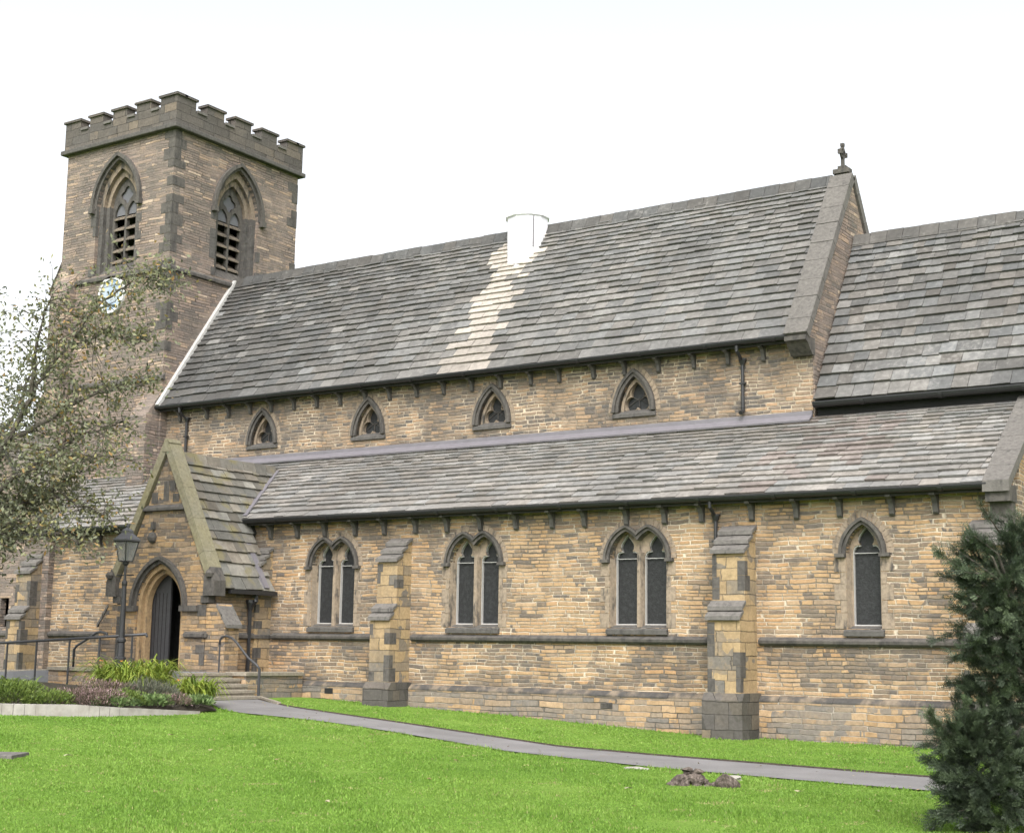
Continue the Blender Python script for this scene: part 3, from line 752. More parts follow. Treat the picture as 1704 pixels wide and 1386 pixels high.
# --- white flue on the ridge
mb = MB(); c = (-23.12, 4.92, 0)
mb.lathe([(.60, 12.4), (.62, 14.42), (.67, 14.46), (.67, 14.62), (.55, 14.68), (.5, 14.5)], c, 10)
flue = mb.build('ridge_flue', M_white, church); flue['label'] = 'white polygonal flue rising from the nave ridge'
mb = MB(); mb.tube([(-22.65, 4.52, 13.5), (-22.63, 4.50, 14.40)], .02, 6); mb.build('flue_strap', M_lead, flue)

# --- TOWER
TS, TN, TW, TE = 2.15, 8.1, -40.6, X_T
ZC, ZM, ZK = 18.89, 20.05, 19.50
BS = (TW+TE)/2; BE = (TS+TN)/2+.03
BHW, BZS, BH, BZB = 1.0, 16.55, 1.6, 14.2
mb = MB()
mb.plate([(TW, 0), (TE, 0), (TE, ZC), (TW, ZC)], [lancet_hole(BS, BHW, BZB, BZS, BH)], south(TS), -.5, 0)
mb.plate([(TS+.5, 0), (TN, 0), (TN, ZC), (TS+.5, ZC)], [lancet_hole(BE, BHW, BZB, BZS, BH)], east(TE), -.5, 0)
mb.box(TW, TW+.5, TS+.5, TN, 0, ZC); mb.box(TW+.5, TE-.5, TN-.5, TN, 0, ZC); mb.box(TW+.5, TE-.5, TS+.5, TN-.5, ZC-.3, ZC-.02)
tower = mb.build('tower', M_tower, church); tower['label'] = 'square west tower with battlements and belfry openings'
# parapet
mb = MB(); o_ = .1
mb.plate([(TW-o_, ZC), (TE+o_, ZC), (TE+o_, ZK), (TW-o_, ZK)], [], south(TS-o_), -.35, 0)
mb.plate([(TW-o_, ZC), (TE+o_, ZC), (TE+o_, ZK), (TW-o_, ZK)], [], south(TN+o_-.35), -.35, 0)
mb.plate([(TS-o_+.35, ZC), (TN+o_-.35, ZC), (TN+o_-.35, ZK), (TS-o_+.35, ZK)], [], east(TE+o_), -.35, 0)
mb.plate([(TS-o_+.35, ZC), (TN+o_-.35, ZC), (TN+o_-.35, ZK), (TS-o_+.35, ZK)], [], east(TW-o_+.35), -.35, 0)
par = mb.build('parapet', M_parapet, tower)
mb = MB()
for a_, b_, c_, d_ in ((TW-.2, TE+.2, TS-.2, TS+.05), (TW-.2, TE+.2, TN-.05, TN+.2)): mb.box(a_, b_, c_, d_, ZC-.16, ZC+.0)
for a_, b_ in ((TE-.05, TE+.2), (TW-.2, TW+.05)): mb.box(a_, b_, TS+.05, TN-.05, ZC-.16, ZC)
mb.build('cornice', M_dark, tower, bevel=.03)
def merlon(x0, x1, y0, y1, zb=ZK, zt=ZM):
    mb = MB(); mb.box(x0, x1, y0, y1, zb-.001, zt-.18)
    cx_, cy_ = (x0+x1)/2, (y0+y1)/2; e = .06
    vs = [(x0-e, y0-e, zt-.18), (x1+e, y0-e, zt-.18), (x1+e, y1+e, zt-.18), (x0-e, y1+e, zt-.18), (x0-e, y0-e, zt-.1), (x1+e, y0-e, zt-.1), (x1+e, y1+e, zt-.1), (x0-e, y1+e, zt-.1)]
    k = .16; vs += [(x0+k, y0+k, zt), (x1-k, y0+k, zt), (x1-k, y1-k, zt), (x0+k, y1-k, zt)]
    mb.add(vs, [(0, 3, 2, 1), (0, 1, 5, 4), (1, 2, 6, 5), (2, 3, 7, 6), (3, 0, 4, 7), (4, 5, 9, 8), (5, 6, 10, 9), (6, 7, 11, 10), (7, 4, 8, 11), (8, 9, 10, 11)])
    return mb.build('merlon', M_parapet, tower)
def L_merlon(sx, sy):
    X0 = TW-o_ if sx < 0 else TE+o_; Y0 = TS-o_ if sy < 0 else TN+o_
    lx, ly = .78, .85
    for (ax, ay) in ((lx, .352), (.352, ly)):
        xa, xb = sorted((X0, X0-sx*ax)); ya, yb = sorted((Y0, Y0-sy*ay)); 
        if ay == ly: ya, yb = sorted((Y0-sy*.35, Y0-sy*ly))
        merlon(xa, xb, ya, yb, zt=ZM-(.006 if ay == ly else 0))
for sx in (-1, 1):
    for sy in (-1, 1): L_merlon(sx, sy)
xa, xb = TW-o_+.78, TE+o_-.78; ya, yb = TS-o_+.85, TN+o_-.85
def spaced(a, b, n, wd): gap = ((b-a)-n*wd)/(n+1); return [(a+gap*(i+1)+wd*i, a+gap*(i+1)+wd*(i+1)) for i in range(n)]
for a_, b_ in spaced(xa, xb, 3, .69):
    merlon(a_, b_, TS-o_, TS-o_+.352); merlon(a_, b_, TN+o_-.352, TN+o_)
for a_, b_ in spaced(ya, yb, 3, .78):
    merlon(TE+o_-.352, TE+o_, a_, b_); merlon(TW-o_, TW-o_+.352, a_, b_)
mb = MB()
for (a_, b_), nx_ in zip([(xa, xb)], [3]):
    pts = [xa]+[q for s_ in spaced(xa, xb, 3, .69) for q in s_]+[xb]
    for i in range(0, len(pts), 2): mb.box(pts[i]+.06, pts[i+1]-.06, TS-o_-.05, TS-o_+.4, ZK, ZK+.09)
    pts = [ya]+[q for s_ in spaced(ya, yb, 3, .78) for q in s_]+[yb]
    for i in range(0, len(pts), 2): mb.box(TE+o_-.4, TE+o_+.05, pts[i]+.06, pts[i+1]-.06, ZK, ZK+.09)
mb.build('crenel_coping', M_coping, tower)
# strings
mb = MB(); zst = 14.1
mb.prism([(TS+.02, zst-.16), (TS-.1, zst-.13), (TS-.1, zst-.04), (TS+.02, zst+.06)], 'x', TW-.1, TE+.1)
mb.prism([(TE-.02, zst-.16), (TE+.1, zst-.13), (TE+.1, zst-.04), (TE-.02, zst+.06)], 'y', TS-.0, TN+.1)
mb.prism([(TS+.02, 10.3), (TS-.1, 10.33), (TS-.1, 10.42), (TS+.02, 10.52)], 'x', TW-.1, TE+.1)
mb.build('string_course', M_sooty, tower)
# quoins
mb = MB(); r = random.Random(21); zz = 11.0
i = 0
while zz < ZC-.4:
    hh = r.uniform(.26, .4); a_, b_ = ((.5, .28) if i % 2 else (.28, .5))
    if r.random() < (.9 if zz > 14.6 else .5): mb.box(TE-a_, TE+.012, TS-.012, TS+b_, zz+.006, zz+hh-.006)
    if r.random() < .6: mb.box(TE-.3, TE+.010, TN-b_, TN+.012, zz+.006, zz+hh-.006)
    zz += hh; i += 1
mb.build('quoins', M_sooty, tower)
# tower corner buttresses
def tbutt(x0, x1, y0, y1, zt, sl, ax):
    mb = MB()
    if ax == 'x': mb.prism([(x0, 0), (x0, zt-sl), (x1, zt), (x1, 0)], 'y', y0, y1)
    else: mb.prism([(y0, 0), (y0, zt-sl), (y1, zt), (y1, 0)], 'x', x0, x1)
    return mb.build('tower_buttress', M_tower, tower)
tbutt(TW-.55, TW+.02, TS+.05, TS+.85, 14.9, .95, 'x'); tbutt(TW-1.0, TW-.5, TS+.1, TS+.8, 10.6, .6, 'x')
tbutt(TW+.1, TW+.85, TS-.45, TS+.02, 14.4, .8, 'y'); 
tbutt(TE-.85, TE-.06, TS-.55, TS+.02, 9.9, .8, 'y')
mb = MB()
for a_, z_ in ((-.6, 13.9), (-.32, 14.38)): mb.prism([(TW+a_, z_), (TW+a_+.3, z_+.55), (TW+a_+.3, z_+.48), (TW+a_, z_-.08)], 'y', TS, TS+.9)
mb.build('buttress_cap', M_cap, tower)
# belfry openings
M_louv = ashlar_mat('louvre stone', (.21, .165, .12), (.10, .088, .076), .42, 2)
M_panel = plain_mat('pale tracery panel', (.11, .11, .12), .8, .1, 6)
def belfry(m0, c, lab):
    mb = MB(); hole = lancet_hole(c, BHW, BZB, BZS, BH)
    def ring(a0, h0, a1, h1, d0, d1, mbx):
        A = [(c-a0, BZB)]+arch(c, a0, BZS, h0, 10)+[(c+a0, BZB)]; B = [(c-a1, BZB)]+arch(c, a1, BZS, h1, 10)+[(c+a1, BZB)]
        mbx.band(B, A, m0, d0, d1)
    ring(1.01, 1.62, .82, 1.33, -.34, -.14, mb); ring(.83, 1.34, .66, 1.08, -.48, -.28, mb)
    mbj = MB()
    for s_ in (-1, 1):
        for a_, b_, d0_, d1_ in ((.815, 1.003, -.3, -.132), (.655, .825, -.45, -.272)):
            u0, u1 = sorted((c+s_*a_, c+s_*b_)); zz = BZB+.1; rj = random.Random(int(a_*100)+s_)
            while zz < BZS-.05:
                z2 = min(zz+rj.uniform(.24, .42), BZS+.1); mbj.plate([(u0, zz), (u1, zz), (u1, z2-.012), (u0, z2-.012)], [], m0, d0_, d1_); zz = z2
    o = mb.build('belfry_window', M_belf, church); o['label'] = lab; mbj.build('dark_jamb', M_dark, o)
    mb = MB()
    outl = [(c-.68, BZB)]+arch(c, .68, BZS, 1.1, 10)+[(c+.68, BZB)]
    zl = 16.35
    l1 = [(c-.55, BZB+.35)]+arch(c-.3, .25, zl, .42, 6)+[(c-.05, BZB+.35)]; l2 = [(2*c-p[0], p[1]) for p in l1]
    qf = [(c+.26*math.cos(q)*(1+.18*math.cos(4*q)), 17.02+.26*math.sin(q)*(1+.18*math.cos(4*q))) for q in [2*math.pi*k/32 for k in range(32)]]
    mb.plate(outl, [l1, l2[::-1], qf], m0, -.56, -.42); mb.build('tracery', M_sooty, o)
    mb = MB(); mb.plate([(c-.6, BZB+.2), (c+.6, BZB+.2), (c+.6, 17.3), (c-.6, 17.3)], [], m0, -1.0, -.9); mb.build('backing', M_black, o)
    mb = MB(); mb.plate(qf, [], m0, -.56, -.50)
    for s_ in (-.3, .3): mb.plate(arch(c+s_, .25, zl, .42, 6), [], m0, -.56, -.5)
    mb.build('tracery_panel', M_panel, o)
    for s_ in (-.3, .3):
        for k in range(5):
            z_ = BZB+.45+.38*k; mb = MB()
            vs = [m0(c+s_-.255, -.40, z_), m0(c+s_+.255, -.40, z_), m0(c+s_+.255, -.78, z_+.26), m0(c+s_-.255, -.78, z_+.26)]
            vs += [(v[0], v[1], v[2]+.06) for v in vs]
            mb.add(vs, [(0, 1, 2, 3), (4, 5, 6, 7), (0, 1, 5, 4), (1, 2, 6, 5), (2, 3, 7, 6), (3, 0, 4, 7)]); mb.build('louvre', M_louv, o)
    mb = MB(); A = [arch(c, BHW, BZS, BH, 10, q) for q in (0, .1, .22)]
    mb.band(A[0], A[1], m0, -.15, .03); mb.band(A[1], A[2], m0, -.05, .13)
    for s_ in (-1, 1):
        u0, u1 = sorted((c+s_*(BHW+.06), c+s_*(BHW+.26))); mb.plate([(u0, BZS-.16), (u1, BZS-.16), (u1, BZS+.02), (u0, BZS+.02)], [], m0, -.05, .16)
    mb.build('hood_mould', M_sooty, o)
    mb = MB()
    P1 = [m0(c-BHW, .08, BZB-.15), m0(c+BHW, .08, BZB-.15), m0(c+BHW, -.5, BZB+.45), m0(c-BHW, -.5, BZB+.45)]
    P2 = [(p[0], p[1], BZB-.25) for p in P1]
    mb.add(P1+P2, [(0, 1, 2, 3), (4, 7, 6, 5), (0, 1, 5, 4), (1, 2, 6, 5), (2, 3, 7, 6), (3, 0, 4, 7)]); mb.build('sill', M_sooty, o)
    mb = MB(); r = random.Random(int(c*10)); 
    for s_ in (-1, 1):
        zz = BZB
        while zz < BZS-.2:
            hh = r.uniform(.25, .4)
            if r.random() < .7:
                u0, u1 = sorted((c+s_*(BHW-.01), c+s_*(BHW+r.choice((.14, .26))))); mb.plate([(u0, zz), (u1, zz), (u1, zz+hh-.01), (u0, zz+hh-.01)], [], m0, -.1, .012)
            zz += hh
        for q in (.90, .74):
            a_, b_ = m0(c+s_*q, -.2+(q-.9)*.8, BZB+.2), m0(c+s_*q, -.2+(q-.9)*.8, BZS); mb.tube([a_, b_], .05, 8)
    mb.build('jamb_stones', M_dark, o)
    return o
belfry(south(TS), BS, 'south belfry opening above the clock'); belfry(east(TE), BE, 'east belfry opening above the nave ridge')
# clock
CX, CZ = BS+.05, 13.42; m0 = south(TS)
circ = lambda r_, n=40: [(CX+r_*math.cos(2*math.pi*k/n), CZ+r_*math.sin(2*math.pi*k/n)) for k in range(n)]
mb = MB(); mb.band(circ(.54), circ(.64), m0, -.02, .1, closed=True); clock = mb.build('clock', plain_mat('white clock rim', (.5, .5, .5), .5), tower)
M_gold = plain_mat('gilt numerals', (.75, .55, .12), .4, .1)
mb = MB(); mb.plate(circ(.56), [], m0, -.02, .05); mb.plate(circ(.3), [], m0, .0, .054); clf = mb.build('clock_face', plain_mat('blue clock face', (.16, .25, .38), .45, .2, 3, c2=(.32, .36, .40)), tower)
mb = MB()
for k in range(12):
    a_ = R(30*k); cs, sn = math.sin(a_), math.cos(a_)
    for off in ((-.03, 0, .03) if k % 3 == 2 else (-.02, .02)):
        q = [(CX+cs*.40+sn*off-sn*.009, CZ+sn*.40-cs*off+cs*.009), (CX+cs*.52+sn*off-sn*.009, CZ+sn*.52-cs*off+cs*.009), (CX+cs*.52+sn*off+sn*.009, CZ+sn*.52-cs*off-cs*.009), (CX+cs*.40+sn*off+sn*.009, CZ+sn*.40-cs*off-cs*.009)]
        mb.plate(q, [], m0, .045, .062)
mb.build('clock_numerals', M_gold, tower)
for ang, ln, wd in ((40, .30, .04), (250, .46, .028)):
    a_ = R(ang); cs, sn = math.sin(a_), math.cos(a_); mb = MB()
    mb.plate([(CX-cs*.08-sn*wd, CZ-sn*.08+cs*wd), (CX+cs*ln, CZ+sn*ln), (CX-cs*.08+sn*wd, CZ-sn*.08-cs*wd)], [], m0, .06, .075); mb.build('clock_hand', M_gold, tower)
# lead verge where the nave roof meets the tower
mb = MB(); q = lambda s_, h: (YE+dy*s_+ny_*h, ZE+dz*s_+nz_*h)
mb.prism([q(-.01, .05), q(-.01, .16), q(1, .16), q(1, .05)], 'x', X_T, X_T+.14); mb.build('lead_verge', M_putty, nave_roof)

# --- PORCH
PY = -2.4; PX0, PX1, PCX = -31.55, -28.18, -29.87; PZE, PZR = 3.55, 7.0
DC, DHW, DZS, DH = -29.93, .88, 2.92, 1.16
mb = MB()
psl = (PZR-PZE)/(PCX-PX0)
mb.plate([(PX0, .2), (PX1, .2), (PX1, PZE), (PCX, PZR+.1), (PX0, PZE)], [lancet_hole(DC, DHW, .9, DZS, DH)], south(PY), -.5, 0)
mb.box(PX1-.4, PX1-.001, PY+.5, -.002, .2, PZE-.06); mb.box(PX0+.001, PX0+.4, PY+.5, -.002, .2, PZE-.06)
porch = mb.build('porch', M_porch, church); porch['label'] = 'gabled south porch with pointed doorway'
pt = Vector((-(PX1+.22-PCX), 0, PZR-(PZE-.32))); 
# slopes
XE_, ZE_ = PX1+.25, 3.42
tv = Vector((PCX-XE_, 0, PZR-ZE_)); Lp = tv.length; tv.normalize(); nv = Vector((tv.z, 0, -tv.x))
def porch_tone(r, s, v): 
    if r.random() < .12: return tone(r, .65, .85)
    return tone(r, .36, .6, .06)
mb = MB(); slates(mb, (XE_, PY+.32, ZE_), (0, 1, 0), tv, nv, lambda T: 0, lambda T: 1.9 if ZE_+T*tv.z < 5.2 else 1.9+2.6, Lp, 13, .36, .24, .36, .75, porch_tone, rnd)
tw = Vector((-tv.x, 0, tv.z)); nw = Vector((-nv.x, 0, nv.z)); XW_ = 2*PCX-XE_
slates(mb, (XW_, PY+.32, ZE_), (0, 1, 0), tw, nw, lambda T: 0, lambda T: 4.2, Lp, 13, .36, .24, .36, .75, porch_tone, rnd)
proof = mb.build('roof', M_slate_p, church); proof['label'] = 'mossy stone slate roof of the porch'
mb = MB(); mb.prism([(XE_-.04, ZE_), (PCX, PZR-.02), (XW_+.04, ZE_), (XW_+.12, ZE_-.06), (PCX, PZR-.22), (XE_-.12, ZE_-.06)], 'y', PY+.3, -.46)
mb.prism([(XE_-.84, ZE_+1.6), (PCX, PZR-.02), (XW_+.84, ZE_+1.6), (XW_+.9, ZE_+1.5), (PCX, PZR-.22), (XE_-.9, ZE_+1.5)], 'y', -.46, 1.9)
mb.build('roof_boarding', M_under, proof)
ridge('pr', PY+.33, 1.75, PCX, PZR+.04, proof, M_slate_p, .17, .2, .5, axis='y')
# porch eave gutter and fascia, verge against the aisle wall
mb = MB(); mb.box(XE_-.02, XE_+.12, PY+.55, -.1, ZE_-.14, ZE_-.03); mb.build('gutter', M_iron, proof)
mb = MB(); mb.prism([(XE_+.05, ZE_+.0), (XE_+.13, ZE_+.06), (-29.02, 5.42), (-29.1, 5.3)], 'y', -.6, -.42); mb.build('verge_board', M_lead, proof)
mb = MB(); mb.tube([(XE_+.05, -.85, ZE_-.1), (XE_+.05, -.85, ZE_-.3), (PX1+.09, -.85, ZE_-.5), (PX1+.09, -.85, 1.2)], .06, 8); mb.lathe([(.06, 0), (.13, .2), (.13, .28)], (PX1+.1, -.85, ZE_-.55), 8)
mb.build('downpipe', M_iron, church)
# valley lead
def strip(pa, pb, wv, n_, mbx):
    pa, pb, wv, n_ = map(Vector, (pa, pb, wv, n_)); mbx.add([pa-wv, pa+wv, pb+wv, pb-wv, pa-wv+n_, pa+wv+n_, pb+wv+n_, pb-wv+n_], [(0, 1, 2, 3), (4, 5, 6, 7), (0, 1, 5, 4), (1, 2, 6, 5), (2, 3, 7, 6), (3, 0, 4, 7)])
def psurf(z, extra): return XE_+(PCX-XE_)*(z-ZE_)/(PZR-ZE_)
mb = MB(); na = Vector((0, -math.sin(R(36)), math.cos(R(36))))
za, zb_ = 5.42, 6.95
A_ = Vector((psurf(za, 0)+.06, AYE-.02+(za-AZE)/math.tan(R(36)), za)); B_ = Vector((psurf(zb_, 0)+.05, AYE+(zb_-AZE)/math.tan(R(36)), zb_))
strip(A_+na*.07, B_+na*.07, (.10, .0, 0), na*.035, mb); mb.build('valley_lead', M_lead, proof)
# gable coping
mb = MB(); Xk, Zk = PX1+.30, 3.55; Za = PZR+.42
cv_ = Vector((PCX-Xk, 0, Za-Zk)); Lc = cv_.length; cv_.normalize(); cn = Vector((cv_.z, 0, -cv_.x))
segs = [0, .9, 1.9, 2.85, Lc]
for i in range(4):
    a_, b_ = segs[i], segs[i+1]-.008
    P4 = [cv_*a_+cn*-.16, cv_*a_+cn*.06, cv_*b_+cn*.06, cv_*b_+cn*-.16]
    if i == 3: P4[2] = cv_*b_+cn*.06; P4[3] = cv_*b_+cn*-.16
    pr = [(Xk+p.x, Zk+p.z) for p in P4]
    mb.prism(pr, 'y', PY-.1, PY+.34); mb.prism([(2*PCX-p[0], p[1]) for p in pr], 'y', PY-.1, PY+.34)
pc = mb.build('gable_coping', M_mossy, church); pc['label'] = 'mossy coping of the porch gable'
mb = MB()
for s_ in (1, -1):
    f = lambda x: PCX+s_*(x-PCX)
    mb.prism([(f(PX1-.02), 3.2), (f(PX1+.38), 3.2), (f(PX1+.38), 3.6), (f(PX1+.20), 3.95), (f(PX1-.0), 3.7)], 'y', PY-.12, PY+.3)
    mb.prism([(f(PX1-.14), 3.02), (f(PX1+.14), 3.02), (f(PX1+.14), 3.2), (f(PX1-.14), 3.2)], 'y', PY-.06, PY+.2)
    mb.lathe([(.09, -.09), (.12, 0), (.07, .09)], (f(PX1+.22), PY-.13, 3.78), 10)
mb.build('kneeler', M_sooty, pc)
# porch apex block
mb = MB(); mb.prism([(PCX-.15, Za-.33), (PCX+.15, Za-.33), (PCX+.05, Za+.03), (PCX-.05, Za+.03)], 'y', PY-.115, PY+.355); mb.build('apex_stone', M_mossy, pc)
# strap string, niche and recessed panels over the door
mb = MB(); mb.prism([(PY+.02, 5.48), (PY-.1, 5.5), (PY-.1, 5.57), (PY+.02, 5.68)], 'x', PCX-.80, PCX+.78); mb.build('string_course', M_dark, porch)
mb = MB()
for a_, b_, z0, z1 in ((-.56, -.32, 5.7, 6.0), (.26, .5, 5.72, 5.95), (-.1, .1, 5.75, 6.3), (.12, .34, 6.02, 6.3)): mb.box(PCX+a_, PCX+b_, PY-.008, PY+.1, z0, z1)
mb.build('carved_blocks', M_sooty, porch)
mb = MB(); c_ = (DC-.34, PY-.06, 4.62); mb.lathe([(.03, 0), (.10, .06), (.13, .16), (.10, .26), (.04, .3)], c_, 10); mb.box(c_[0]-.05, c_[0]+.05, PY-.1, PY+.02, 5.0, 5.2); mb.box(c_[0]-.012, c_[0]+.012, PY-.05, PY-.02, 4.9, 5.05)
mb.build('corbel_lamp', M_dark, porch)
# doorway
m0 = south(PY); mb = MB()
def dring(a0, h0, a1, h1, d0, d1):
    A = [(DC-a0, 1.2)]+arch(DC, a0, DZS, h0, 12)+[(DC+a0, 1.2)]; B = [(DC-a1, 1.2)]+arch(DC, a1, DZS, h1, 12)+[(DC+a1, 1.2)]
    mb.band(B, A, m0, d0, d1)
dring(.89, 1.17, .77, 1.02, -.2, -.06); dring(.78, 1.03, .66, .9, -.36, -.18)
dw = mb.build('doorway', M_jamb, porch)
mb = MB(); A = [arch(DC, DHW, DZS, DH, 12, q) for q in (0, .09, .19)]
mb.band(A[0], A[1], m0, -.1, .04); mb.band(A[1], A[2], m0, -.05, .12); mb.build('hood_mould', M_sooty, porch)
mb = MB()
for s_ in (-1, 1):
    u0, u1 = sorted((DC+s_*(DHW-.02), DC+s_*(DHW+.62))); mb.plate([(u0, DZS-.12), (u1, DZS-.12), (u1, DZS+.03), (u0, DZS+.03)], [], m0, -.05, .11)
mb.build('impost', M_sooty, porch)
mb = MB(); mb.prism([(PY+.02, 2.10), (PY-.1, 2.13), (PY-.1, 2.21), (PY+.02, 2.28)], 'x', DC+1.05, PX1+.05); mb.prism([(PX1-.02, 2.10), (PX1+.1, 2.13), (PX1+.1, 2.21), (PX1-.02, 2.28)], 'y', PY-.05, -.02)
mb.build('string_course', M_sooty, porch)
AD = [(DC-.70, 1.2)]+arch(DC, .70, DZS, .92, 12)+[(DC+.70, 1.2)]
leaf = [p for p in AD if p[0] <= DC+.0001]+[(DC, 1.2)]
mb = MB(); mb.plate(leaf, [], m0, -.46, -.40)
door = mb.build('door', M_door, porch); door['label'] = 'closed left leaf of the dark plank door'
mb = MB()
for k in range(1, 5): mb.box(DC-.70+.14*k-.006, DC-.70+.14*k+.006, PY+.392, PY+.41, 1.25, 3.3)
mb.build('door_batten', M_black, porch)
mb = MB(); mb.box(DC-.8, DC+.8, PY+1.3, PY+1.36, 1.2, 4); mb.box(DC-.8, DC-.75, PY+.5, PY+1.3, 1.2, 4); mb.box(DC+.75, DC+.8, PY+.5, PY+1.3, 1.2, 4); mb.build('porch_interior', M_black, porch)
# porch buttresses (side pointing)
mb = MB(); 
for s_ in (1, -1):
    f = lambda x: PCX+s_*(x-PCX)
    mb.prism([(f(PX1-.02), .2), (f(PX1+.72), .2), (f(PX1+.72), 2.45), (f(PX1+.42), 2.98), (f(PX1-.02), 3.0)], 'y', PY+.02, PY+.52)
pbt = mb.build('porch_buttress', M_porch, porch)
mb = MB()
for s_ in (1, -1):
    f = lambda x: PCX+s_*(x-PCX)
    mb.prism([(f(PX1+.40), 3.0), (f(PX1+.60), 2.72), (f(PX1+.60), 2.64), (f(PX1+.38), 2.92)], 'y', PY-.01, PY+.55)
    mb.prism([(f(PX1+.58), 2.74), (f(PX1+.80), 2.46), (f(PX1+.80), 2.37), (f(PX1+.56), 2.66)], 'y', PY-.01, PY+.55)
mb.build('weathering', M_cap, porch)
mb = MB(); r = random.Random(2); zz = 1.4
while zz < 3.4:
    hh = r.uniform(.2, .32); a_ = r.choice((.16, .3))
    mb.box(PX1-a_, PX1+.01, PY-.01, PY+.25, zz+.005, zz+hh-.005) if r.random() < .5 else None
    mb.box(PX0-.01, PX0+a_, PY-.01, PY+.25, zz+.005, zz+hh-.005) if r.random() < .8 else None
    zz += hh
mb.build('quoins', M_sooty, porch)

# --- west transept (behind the tree)
TX0, TXE, TZR = -42.6, -37.25, 8.5; TXR = (TX0+TXE)/2
tv2 = Vector((TXR-TXE, 0, TZR-5.35)); Lt2 = tv2.length; tv2.normalize(); nv2 = Vector((tv2.z, 0, -tv2.x))
mb = MB(); slates(mb, (TXE, -.4, 5.35), (0, 1, 0), tv2, nv2, lambda T: 0, lambda T: 3.2, Lt2, 13, .34, .2, .36, .7, porch_tone, rnd)
tr = mb.build('roof', M_slate_p, church); tr['label'] = 'slate roof of the cross gable west of the porch'
mb = MB(); mb.prism([(TXE-.04, 5.33), (TXR, TZR-.02), (TX0+.04, 5.33), (TX0, 5.2), (TXR, TZR-.2), (TXE-.1, 5.2)], 'y', -.4, 2.6); mb.build('roof_boarding', M_under, tr)
ridge('tr', -.4, 2.2, TXR, TZR+.05, tr, M_slate_p, .17, .2, .5, axis='y')
mb = MB(); mb.plate([(-43, -.4), (-37.3, -.4), (-37.3, 5.3), (TXR, TZR-.1), (-43, 4.9)], [[(-39.5, 2.4), (-39.1, 2.4), (-39.1, 3.3), (-39.5, 3.3)]], south(-.2), -.4, 0); trw = mb.build('transept_wall', M_tower, church)
mb = MB(); mb.box(-39.6, -39.0, .0, .05, 2.3, 3.4); mb.build('glass', M_glass, trw)
mb = MB(); mb.prism([(-.19, 2.1), (-.3, 2.13), (-.3, 2.21), (-.19, 2.3)], 'x', -43, -38.35); mb.build('string_course', M_sooty, trw)
mb = MB()
A_ = Vector((-37.32, -.2, 5.42)); yq = 1.9; zq = AZE+(yq-AYE)*math.tan(R(36)); B_ = Vector((TXE+(TXR-TXE)*(zq-5.35)/(TZR-5.35), yq, zq))
strip(A_+na*.08, B_+na*.08, (.1, 0, 0), na*.03, mb); mb.build('valley_lead', M_lead, tr)

# ------------------------------------------------------------------ entrance steps, landing, ramp
steps = tag(empty('entrance_steps', (-27.4, -3.0, .56)), 'stone landing, ramp and worn steps leading down from the porch door', 'steps')
def part(mb, name, mat, parent, **k):
    
    b4 = set(COL.objects); o = mb.build(name, mat, parent, **k)
    for q in set(COL.objects)-b4: q.matrix_parent_inverse = Matrix.Translation(-Vector(parent.location))
    return o
LX = -27.45
mb = MB(); mb.box(-31.6, LX, -4.1, -2.41, .2, 1.24); part(mb, 'landing', M_paver, steps)
mb = MB(); mb.box(-31.9, LX-.05, -4.3, -4.1, .1, 1.22); part(mb, 'side_wall', M_plinth, steps)
r = random.Random(4)
mb = MB(); a = -31.9
while a < LX-.06:
    b = min(a+r.uniform(.7, 1), LX-.02); mb.box(a, b-.01, -4.38, -4.02, 1.22, 1.31); a = b
part(mb, 'coping', M_step, steps, bevel=.012)
for i in range(5):
    mb = MB(); z1 = 1.24-.138*i
    mb.box(LX+.26*i-.03, LX+.26*i+.29, -3.92-.02*i, -2.3, z1-.08, z1); mb.box(LX+.26*i, LX+.26*i+.26, -3.9-.02*i, -2.3, .3, z1-.08)
    part(mb, 'step', M_step, steps, bevel=.01)
mb = MB(); mb.box(PX1+.02, -26.75, -2.28, -.14, .2, 1.16); part(mb, 'side_wall', M_plinth, steps)
mb = MB(); mb.box(PX1+.75, -26.7, -2.34, -.14, 1.16, 1.26); part(mb, 'coping', M_step, steps, bevel=.012)
mb = MB(); mb.prism([(-31.6, .1), (-31.6, 1.235), (-41, .85), (-41, .1)], 'y', -4.1, -2.45); part(mb, 'ramp', M_paver, steps)
mb = MB(); mb.prism([(-33, .1), (-33, 1.24), (-41, .98), (-41, .1)], 'y', -2.4, -2.2); part(mb, 'kerb', M_step, steps)

def pol(mb, pts, r_=.024, n=8): mb.tube(pts, r_, n)
ramp_rail = tag(empty('ramp_handrail', (-32, -4.5, 1)), 'long dark handrail on posts along the ramp beside the flower bed', 'handrail')
mb = MB(); pol(mb, [(-28.05, -4.5, 2.17), (-33.2, -4.5, 1.92), (-41, -4.5, 1.62)], .036); pol(mb, [(-28.05, -4.5, 2.17), (-28.02, -4.5, 2.1)], .03)
part(mb, 'rail', M_rail, ramp_rail, smooth=True)
for x in (-28.55, -29.75, -30.9, -32.2, -33.4, -34.7, -36.2, -37.8):
    mb = MB(); zt = 2.17-(-28.05-x)*.0475; mb.tube([(x, -4.5, .5), (x, -4.5, zt)], .027, 8); part(mb, 'post', M_rail, ramp_rail)
mb = MB(); mb.tube([(-28.55, -4.5, 1.45), (-28.2, -4.5, 1.45), (-28.1, -4.45, 1.5)], .02, 6); part(mb, 'lower_bar', M_rail, ramp_rail)
step_rail = tag(empty('step_handrail', (-26.3, -2.4, .6)), 'curved dark iron handrail down the right side of the entrance steps', 'handrail')
